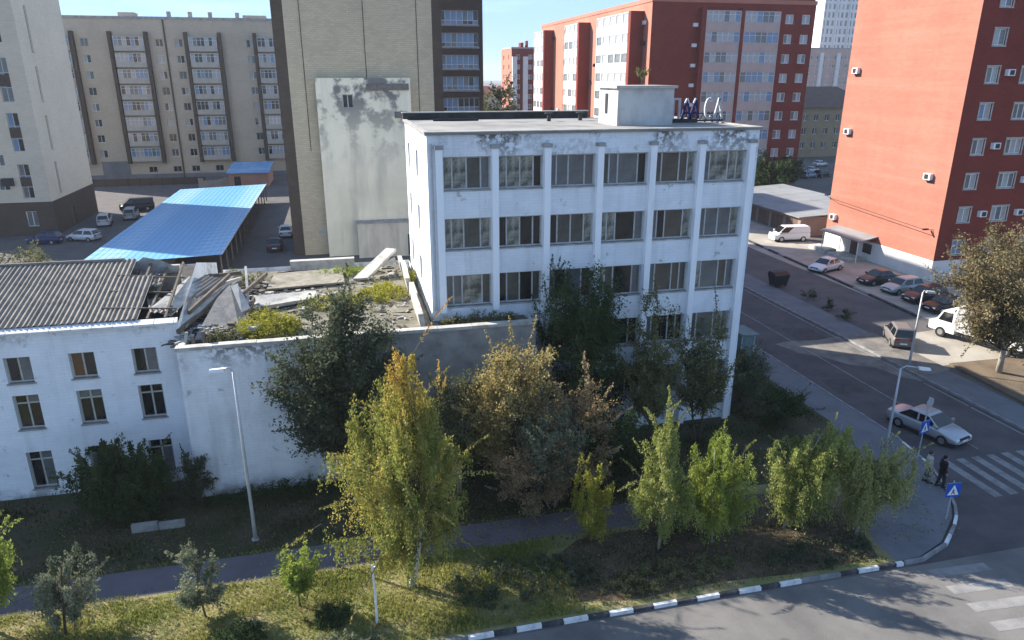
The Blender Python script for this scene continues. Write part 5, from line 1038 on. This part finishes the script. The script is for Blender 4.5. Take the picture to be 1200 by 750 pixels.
    m = MB(); m.box(x1 - .03, x1 + .012, -.26, .26, .42, .53); m.build('number_plate', plate_m, t); m = MB(); m.box(x0 - .02, x0 + .02, -.26, .26, .5, .61); m.build('number_plate', plate_m, t)
    m = MB(); m.box(x1 - .10, x1 + .004, -.45, .45, .56, .64); m.build('grille', dark_metal, t)
    for s in (-1, 1): m = MB(); m.box(b1 - .28, b1 - .12, s * (hw + .02) - .09, s * (hw + .02) + .09, zb + .05, zb + .19); m.build('mirror', paint, t)
    m = MB(); m.box(x0 + .12, x1 - .12, -hw * .96, hw * .96, .16, .26); m.build('sill_trim', dark_metal, t)
    return t
pnt = lambda n, c, r=.3, mt=.2: mat('car paint ' + n, c, rough=r, spec=.5, metal=mt)
car('silver_car', 'silver saloon car driving towards the pedestrian crossing', (32.7, 31.55), R(-74), pnt('silver', (.42, .44, .46), .3, .5), 'sedan', 4.35, z=.004)
car('compact_car', 'dusty grey off roader standing on the sunlit patch by the street', (41.9, 44.9), R(62), pnt('dusty', (.16, .145, .14), .5, .1), 'suv', 3.6, 1.6, z=.01)
car('parked_saloon', 'white saloon parked in front of the entrance canopy of the orange block', (50.6, 66.0), R(200), pnt('white', (.62, .62, .62)), 'sedan', 4.3, z=.01)
car('parked_car', 'dark brownish saloon parked between the white saloon and the pale hatchback', (52.6, 60.3), R(184), pnt('brown', (.05, .042, .040)), 'sedan', 4.3, z=.01)
car('parked_car', 'pale grey hatchback parked between brownish saloon and maroon car', (52.6, 57.0), R(186), pnt('pale', (.40, .41, .40)), 'hatch', 4.0, z=.01)
car('parked_car', 'maroon hatchback parked beside the pale hatchback', (52.5, 54.0), R(184), pnt('maroon', (.065, .035, .042)), 'hatch', 4.1, z=.01)
car('parked_car', 'black car parked at the end of the row by the truck', (52.2, 51.2), R(186), pnt('black', (.016, .016, .018)), 'sedan', 4.3, z=.01)
car('white_van', 'white delivery van parked in front of the brown garage doors', (55.6, 80.4), R(172), pnt('van white', (.72, .72, .71), .4, 0), 'van', 4.7, 1.9, z=.01)
car('white_hatchback', 'white hatchback parked below the cream tower', (-33.0, 101.2), R(160), pnt('white', (.62, .62, .62)), 'hatch', 4.0, z=.004)
car('white_off_roader', 'white off roader parked beside the brown tower base', (-33.4, 112.0), R(100), pnt('white', (.62, .62, .62)), 'suv', 4.5, z=.004)
car('grey_off_roader', 'light grey off roader parked behind the white one at the tower base', (-31.0, 116.5), R(96), pnt('pale', (.40, .41, .40)), 'suv', 4.4, z=.004)
car('black_van', 'black van parked at the far end of the tower near the car port', (-31.8, 123.5), R(190), pnt('black', (.016, .016, .018)), 'van', 4.9, 1.9, z=.004)
car('blue_car', 'dark blue car parked beside the white hatchback in the tower shade', (-37.2, 100.4), R(170), pnt('blue', (.015, .03, .12)), 'hatch', 4.0, z=.004)
car('dark_saloon', 'dark saloon in the lane between car port and tan tower', (-8.6, 90.5), R(92), pnt('dark blue', (.02, .025, .04)), 'sedan', 4.3, z=.0)
car('pale_saloon', 'pale saloon at the left edge of the tan tower behind the dark saloon', (-7.8, 98.5), R(92), pnt('white', (.62, .62, .62)), 'sedan', 4.3)
for k, (x, y, c, lb) in enumerate([(101, 141, pnt('silver', (.42, .44, .46), .3, .5), 'silver car parked before the dark roofed house'), (95, 133.5, pnt('steel', (.20, .25, .33), .3, .4), 'steel blue car parked nearest the low dark tree in the shaded yard'), (110, 151, pnt('white', (.62, .62, .62)), 'white car parked close to the wall of the dark roofed house'), (99, 134.5, pnt('black', (.016, .016, .018)), 'black car parked beside the steel blue one in the shaded yard')]):
    car('yard_car', lb, (x, y), R(20), c, 'sedan' if k % 2 == 0 else 'hatch')

def truck():
    t = thing('box_truck', 'white box truck parked under the big dry olive tree', 'truck', (47.9, 43.0, .01), R(103))
    wt = pnt('van white', (.72, .72, .71), .4, 0); hw = 1.05
    m = MB(); m.box(-3.6, 1.5, -hw, hw, .85, 3.25); b = m.build('cargo_box', mat('box panel white', (.56, .56, .55), (.40, .40, .395), .9, .6, stretch=(1, 1, .3)), t)
    for x in (-3.6, -1.9, -.2, 1.42): m = MB(); m.box(x, x + .08, -hw - .02, hw + .02, .85, 3.27); m.build('box_rib', galv, b)
    m = MB(); pts = [(1.62, .5), (3.75, .5), (3.8, 1.15), (3.25, 1.35), (2.75, 2.25), (1.62, 2.35)]; k = len(pts); m.v += [(x, -.98, z) for x, z in pts] + [(x, .98, z) for x, z in pts]; m.f += [tuple(range(k)), tuple(range(2 * k - 1, k - 1, -1))]; m.mi += [0, 0]
    for i in range(k): j = (i + 1) % k; m.f.append((j, i, k + i, k + j)); m.mi.append(0)
    m.build('cab', wt, t); gm = MATS['car glass']
    m = MB(); m.quad((3.2, -.86, 1.45), (3.2, .86, 1.45), (2.81, .84, 2.18), (2.81, -.84, 2.18)); o = m.build('windscreen', gm, t); o.location = (.03, 0, .01)
    for s in (-1, 1): m = MB(); m.quad((1.9, s * .995, 1.4), (3.05, s * .995, 1.4), (2.68, s * .995, 2.15), (1.9, s * .995, 2.15)); m.build('side_window', gm, t); m = MB(); m.box(3.7, 3.82, s * .7 - .15, s * .7 + .15, .85, 1.08); m.build('headlight', chrome, t)
    m = MB(); m.box(-3.5, 3.6, -.45, .45, .5, .84); m.build('chassis', dark_metal, t); m = MB(); m.box(3.6, 3.9, -.98, .98, .4, .62); m.build('bumper', dark_metal, t)
    for x in (-2.4, 2.7):
        for s in (-1, 1): m = MB(); m.tube([(0, -.13, 0), (0, .13, 0)], .42, 16); w = m.build('wheel', rubber, t, (x, s * .88, .42)); m = MB(); m.tube([(0, -.14, 0), (0, .14, 0)], .24, 10); m.build('rim', rim_m, w)
truck()

# ------------------------------------------------------------------ street furniture
def lamp_post(name, label, loc, h, arm, rz, lean=0., z=KZ):
    t = thing(name, label, 'street lamp', (*loc, z), rz); m = MB()
    m.tube([(0, 0, -.05), (0, 0, .9), (lean * .5, 0, h * .55), (lean, 0, h)], [.10, .085, .065, .05], 10); m.build('pole', galv, t, smooth=True)
    m = MB(); m.tube([(lean, 0, h - .05), (lean + arm * .25, 0, h + .14), (lean + arm, 0, h + .05)], [.045, .04, .035], 8); m.build('arm', galv, t, smooth=True)
    m = MB(); m.hexa([(lean + arm - .1, -.12, h - .02), (lean + arm + .55, -.10, h - .06), (lean + arm + .55, .10, h - .06), (lean + arm - .1, .12, h - .02), (lean + arm - .1, -.08, h + .12), (lean + arm + .5, -.06, h + .06), (lean + arm + .5, .06, h + .06), (lean + arm - .1, .08, h + .12)]); hd = m.build('lamp_head', lamp_w, t)
    m = MB(); m.box(lean + arm + .05, lean + arm + .48, -.07, .07, h - .085, h - .055); m.build('diffuser', chrome, hd)
    m = MB(); m.tube([(0, 0, -.02), (0, 0, .06)], .17, 10); m.build('base_flange', galv, t)
lamp_post('street_lamp', 'tall thin street lamp in front of the blank annex wall', (-5.02, 29.53), 8.3, .45, R(170))
lamp_post('street_lamp', 'short street lamp with white head at the corner pavement', (28.6, 30.05), 5.0, 1.0, R(-18))
lamp_post('street_lamp', 'thin dark street lamp on the far pavement beside the sunlit patch', (39.0, 40.3), 5.6, .35, R(-10))
def ped_sign(name, label, loc, h, zs, rz, disc=False):
    t = thing(name, label, 'road sign', (*loc, KZ), rz); m = MB(); m.tube([(0, 0, -.03), (0, 0, h)], .035, 8); m.build('post', galv, t); s = .36
    m = MB(); m.box(-s, s, -.075, -.05, zs - s, zs + s); p = m.build('sign_plate', blue_sign, t); m = MB(); m.box(-s - .01, s + .01, -.05, -.036, zs - s - .01, zs + s + .01); m.build('plate_back', sign_back, p)
    m = MB(); m.quad((-s * .82, -.078, zs - s * .72), (s * .82, -.078, zs - s * .72), (0, -.078, zs + s * .78)); m.build('white_triangle', white_sign, p)
    m = MB(); y = -.082
    for a, b, w in (((-.02, zs + .02), (.0, zs - .09), .06), ((.0, zs - .08), (-.09, zs - .21), .04), ((.0, zs - .08), (.08, zs - .21), .04), ((-.02, zs), (.08, zs - .05), .03), ((-.02, zs), (-.08, zs - .06), .03), ((-.02, zs + .04), (-.02, zs + .09), .06)): m.bar((a[0], y, a[1]), (b[0], y, b[1]), .006, w)
    m.build('walking_figure', black_sign, p)
    if disc: m = MB(); m.tube([(0, -.09, h - .3), (0, -.06, h - .3)], .30, 18); d = m.build('round_sign_back', sign_back, t)
ped_sign('crossing_sign', 'taller pedestrian crossing sign with round sign on top by the corner lamp', (29.6, 28.8), 3.75, 2.0, R(15), True)
ped_sign('crossing_sign', 'short pedestrian crossing sign on the rounded kerb of the corner', (26.75, 23.75), 2.05, 1.6, R(-5))
t = thing('white_post', 'single thin white wooden post on the sunny verge beside the birch', 'post', (.05, 22.9, KZ)); m = MB(); m.tube([(0, 0, -.1), (.02, 0, 1.3), (-.03, 0, 2.7)], [.055, .05, .04], 7); m.build('shaft', kerb_w, t); m = MB(); m.bar((-.03, 0, 2.55), (.12, 0, 2.62), .05); m.build('peg', kerb_w, t)
def dumpster():
    t = thing('waste_container', 'dark waste container on the shaded lane opposite the parked cars', 'container', (41.9, 61.5, .1), R(8)); m = MB()
    m.hexa([(-.7, -.45, .15), (.7, -.45, .15), (.7, .45, .15), (-.7, .45, .15), (-.9, -.6, 1.2), (.9, -.6, 1.2), (.9, .6, 1.2), (-.9, .6, 1.2)]); m.build('tub', dark_metal, t)
    m = MB(); m.hexa([(-.92, -.62, 1.2), (.92, -.62, 1.2), (.92, .62, 1.2), (-.92, .62, 1.2), (-.85, -.1, 1.45), (.85, -.1, 1.45), (.85, .5, 1.5), (-.85, .5, 1.5)]); m.build('lid', black_sign, t)
    for x in (-.6, .6):
        for y in (-.38, .38): m = MB(); m.tube([(x - .04, y, .08), (x + .04, y, .08)], .08, 8); m.build('castor', rubber, t)
dumpster()
t = thing('bus_shelter', 'small glass shelter on the pavement beside the office building', 'shelter', (28.6, 44.0, KZ), R(90))
for x in (0, 1.9):
    for y in (0, 1.0): m = MB(); m.bar((x, y, 0), (x, y, 2.0), .06); m.build('post', galv, t)
gp = glass_mat('greenish shelter glass', (.16, .24, .23), (.12, .19, .19), .1)
m = MB(); m.box(.05, 1.85, .98, .995, .25, 1.9); m.build('glass_panel', gp, t); m = MB(); m.box(.0, .015, .05, .95, .25, 1.9); m.build('glass_panel', gp, t); m = MB(); m.hexa([(-.15, -.3, 2.0), (2.05, -.3, 2.0), (2.05, 1.1, 2.0), (-.15, 1.1, 2.0), (-.15, -.3, 2.05), (2.05, -.3, 2.05), (2.05, 1.1, 2.12), (-.15, 1.1, 2.12)]); m.build('roof', gp, t); m = MB(); m.box(.2, 1.7, .65, .95, .42, .48); m.build('bench', wood_old, t)
# low planter clumps on the far pavement
for k, (x, y) in enumerate([(42.2, 57.0), (41.9, 53.6), (41.6, 50.6)]):
    tree('lane_shrub', ['small dark shrub on the shaded lane edge nearest the waste container', 'small dark shrub on the shaded lane edge midway to the sunlit patch', 'small dark shrub on the shaded lane edge nearest the sunlit patch'][k], (x, y, .0), 1.0, .7, .6, base=.05, n=700, K=14, size=.12, lm=LM['dark'], seed=60 + k, tr=.02, cat='shrub', stems=3)
t = thing('garden_wall', 'low pale wall segment half hidden behind the dark bush at the school block', 'wall', (-10.6, 31.3, KZ))
for i in range(2): m = MB(); m.box(i * 1.15, i * 1.15 + 1.12, 0, .2, -.05, .36 + rnd.uniform(-.05, .05)); m.build('wall_block', concrete, t)

# ------------------------------------------------------------------ people waiting at the crossing
def person(label, loc, rz, coat, legs_m, hair_m, seed, step=.1, arm=.1):
    t = thing('person', label, 'person', (*loc, KZ), rz); skin = mat('skin', (.42, .27, .20), rough=.6); h = 1.0
    def remesh(o, v):
        md = o.modifiers.new('remesh', 'REMESH'); md.mode = 'VOXEL'; md.voxel_size = v; md.use_smooth_shade = True
        sm = o.modifiers.new('smooth', 'SMOOTH'); sm.factor = .5; sm.iterations = 3
    hip, kn, an = .94, .50, .08
    J = {}
    for s in (-1, 1):
        J[s] = dict(hip=(s * .09, 0, hip), knee=(s * .10, -.03 + s * step * .5, kn), ank=(s * .10, s * step, an), sh=(s * .19, 0, 1.43), el=(s * .25, .03, 1.15), wr=(s * .24, -.06 - arm * (s + 1) / 2, .90 + arm * .9 * (s + 1) / 2))
    m = MB(); m.tube([(0, 0, .88), (0, -.005, 1.02), (0, .005, 1.2), (0, 0, 1.40), (0, 0, 1.50)], [.14, .13, .145, .13, .06], 12); m.tube([(0, 0, 1.46), (0, -.01, 1.60)], [.055, .05], 10); m.ball((0, -.015, 1.665), .105, 12, 8, (.82, .95, 1.12))
    m.ball((0, -.115, 1.655), .02, 6, 4); m.ball((0, -.105, 1.615), .02, 6, 4, (1.4, .6, .5)); [m.ball((s * .088, 0, 1.66), .025, 6, 4, (.5, 1, 1.3)) for s in (-1, 1)]
    for s in (-1, 1):
        j = J[s]; m.tube([j['hip'], j['knee'], j['ank']], [.085, .055, .038], 10); m.tube([j['ank'], (j['ank'][0], j['ank'][1] - .16, .04)], [.045, .035], 8)
        m.tube([j['sh'], j['el'], j['wr']], [.055, .042, .028], 8); w = Vector(j['wr']); pd = Vector((0, -.25, -1)).normalized(); m.tube([w, w + pd * .09], [.03, .038], 8)
        for q in range(4): b = w + pd * .085 + Vector((0, (q - 1.5) * .02, 0)); ln = (.062, .072, .066, .05)[q]; m.tube([b, b + pd * ln * .55, b + pd * ln * .95 + Vector((-s * .014, -.004, 0))], [.0105, .010, .008], 6)
        b = w + pd * .03 + Vector((0, -.03, 0)); m.tube([b, b + Vector((0, -.03, -.035)), b + Vector((-s * .006, -.035, -.062))], [.013, .011, .009], 6)
    remesh(m.build('body', skin, t), .0115)
    for s in (-1, 1): m = MB(); m.ball((s * .035, -.103, 1.685), .011, 6, 4); m.build('eye', black_sign, t)
    m = MB(); m.tube([(0, .0, .80), (0, 0, .95), (0, -.005, 1.05), (0, .005, 1.22), (0, 0, 1.42), (0, 0, 1.52)], [.185, .18, .17, .19, .165, .085], 14)
    for s in (-1, 1): j = J[s]; m.tube([j['sh'], j['el'], Vector(j['el']).lerp(Vector(j['wr']), .93)], [.085, .068, .052], 10); m.ball(j['sh'], .09, 8, 6)
    remesh(m.build('jacket', coat, t), .02)
    m = MB()
    for s in (-1, 1): j = J[s]; m.tube([(j['hip'][0], 0, .96), j['knee'], (j['ank'][0], j['ank'][1], .1)], [.11, .082, .068], 10)
    m.tube([(0, 0, .84), (0, 0, .98)], [.14, .15], 10); remesh(m.build('trousers', legs_m, t), .02)
    for s in (-1, 1): a = J[s]['ank']; m = MB(); m.tube([(a[0], a[1] + .07, .05), (a[0], a[1] - .05, .055), (a[0], a[1] - .2, .035)], [.05, .055, .04], 8); m.box(a[0] - .05, a[0] + .05, a[1] - .22, a[1] + .09, 0, .03); m.build('shoe', black_sign, t)
    m = MB(); m.ball((0, .012, 1.695), .112, 12, 8, (.9, .98, 1.0)); o = m.build('hair', hair_m, t)
    return t
person('person in a pale grey jacket standing at the crossing kerb', (28.3, 26.75), R(60), mat('pale grey jacket', (.42, .41, .39), (.33, .32, .31), 6, .9), mat('grey trousers', (.10, .10, .11)), mat('brown hair', (.05, .035, .025)), 1, .08, .15)
person('person in black clothes beside the one in the pale jacket', (28.65, 26.2), R(75), mat('black jacket', (.012, .012, .014)), mat('dark trousers', (.02, .022, .03)), mat('dark hair', (.015, .012, .010)), 2, .12, .05)

patch_m = mat('tar patch', (.05, .047, .048), (.075, .07, .07), 2, .85, .3, 30)
for q in ([(31.2, 37.5), (33.4, 37.2), (33.3, 39.6), (31.4, 39.8)], [(34.6, 47), (37.4, 46.6), (37.2, 49.8), (34.9, 50.2)], [(29, 19), (32.6, 18.7), (32.4, 20.4), (29.3, 20.6)]):
    sheet('road_patch', q, .0065, patch_m)
for x, y in ((35.6, 34.2), (27.4, 19.4)):
    t = thing('manhole_cover', {35.6: 'round manhole cover in the street lane opposite the silver car', 27.4: 'round manhole cover in the front road by the corner'}[x], 'manhole cover', (x, y, .005)); m = MB(); m.tube([(0, 0, 0), (0, 0, .012)], .36, 20); m.build('rim', plinth_grey, t); m = MB(); m.tube([(0, 0, .012), (0, 0, .017)], .30, 20); m.build('cover', dark_metal, t)
t = thing('overhead_cable', 'thin dark cable sagging across the orange end wall and brick front', 'cable', (57.6, 76.9, 6.2))
pts = [Vector((0, 0, 0)).lerp(Vector((18, -17.9, -.6)), k / 14) + Vector((0, 0, -1.1 * math.sin(math.pi * k / 14))) for k in range(15)]; pts = [Vector((0, .2, .1))] + [Vector((-.3, -1.25 * k, -.07 * k)) for k in range(1, 14)] + [Vector((.6 + 2.2 * k, -17.9, -.9 - .05 * k)) for k in range(1, 9)]
m = MB(); m.tube(pts, .03, 5); m.build('wire', dark_metal, t)
for p in (pts[0], pts[13], pts[-1]): m = MB(); m.box(p.x - .1, p.x + .55, p.y - .08, p.y + .08, p.z - .08, p.z + .08); m.build('bracket', dark_metal, t)
# ------------------------------------------------------------------ air
mh = bpy.data.materials.new('haze air'); mh.use_nodes = True; th = mh.node_tree; th.nodes.clear(); oh = th.nodes.new('ShaderNodeOutputMaterial'); vh = th.nodes.new('ShaderNodeVolumePrincipled')
vh.inputs['Color'].default_value = (.88, .92, 1, 1); vh.inputs['Density'].default_value = .00018; vh.inputs['Anisotropy'].default_value = .2; th.links.new(vh.outputs[0], oh.inputs['Volume'])
mb = MB(); mb.box(-2600, 2600, -650, 4600, -1.5, 82); tag(mb.build('haze', mh), 'thin pale air haze over the whole town', 'haze', kind='stuff')
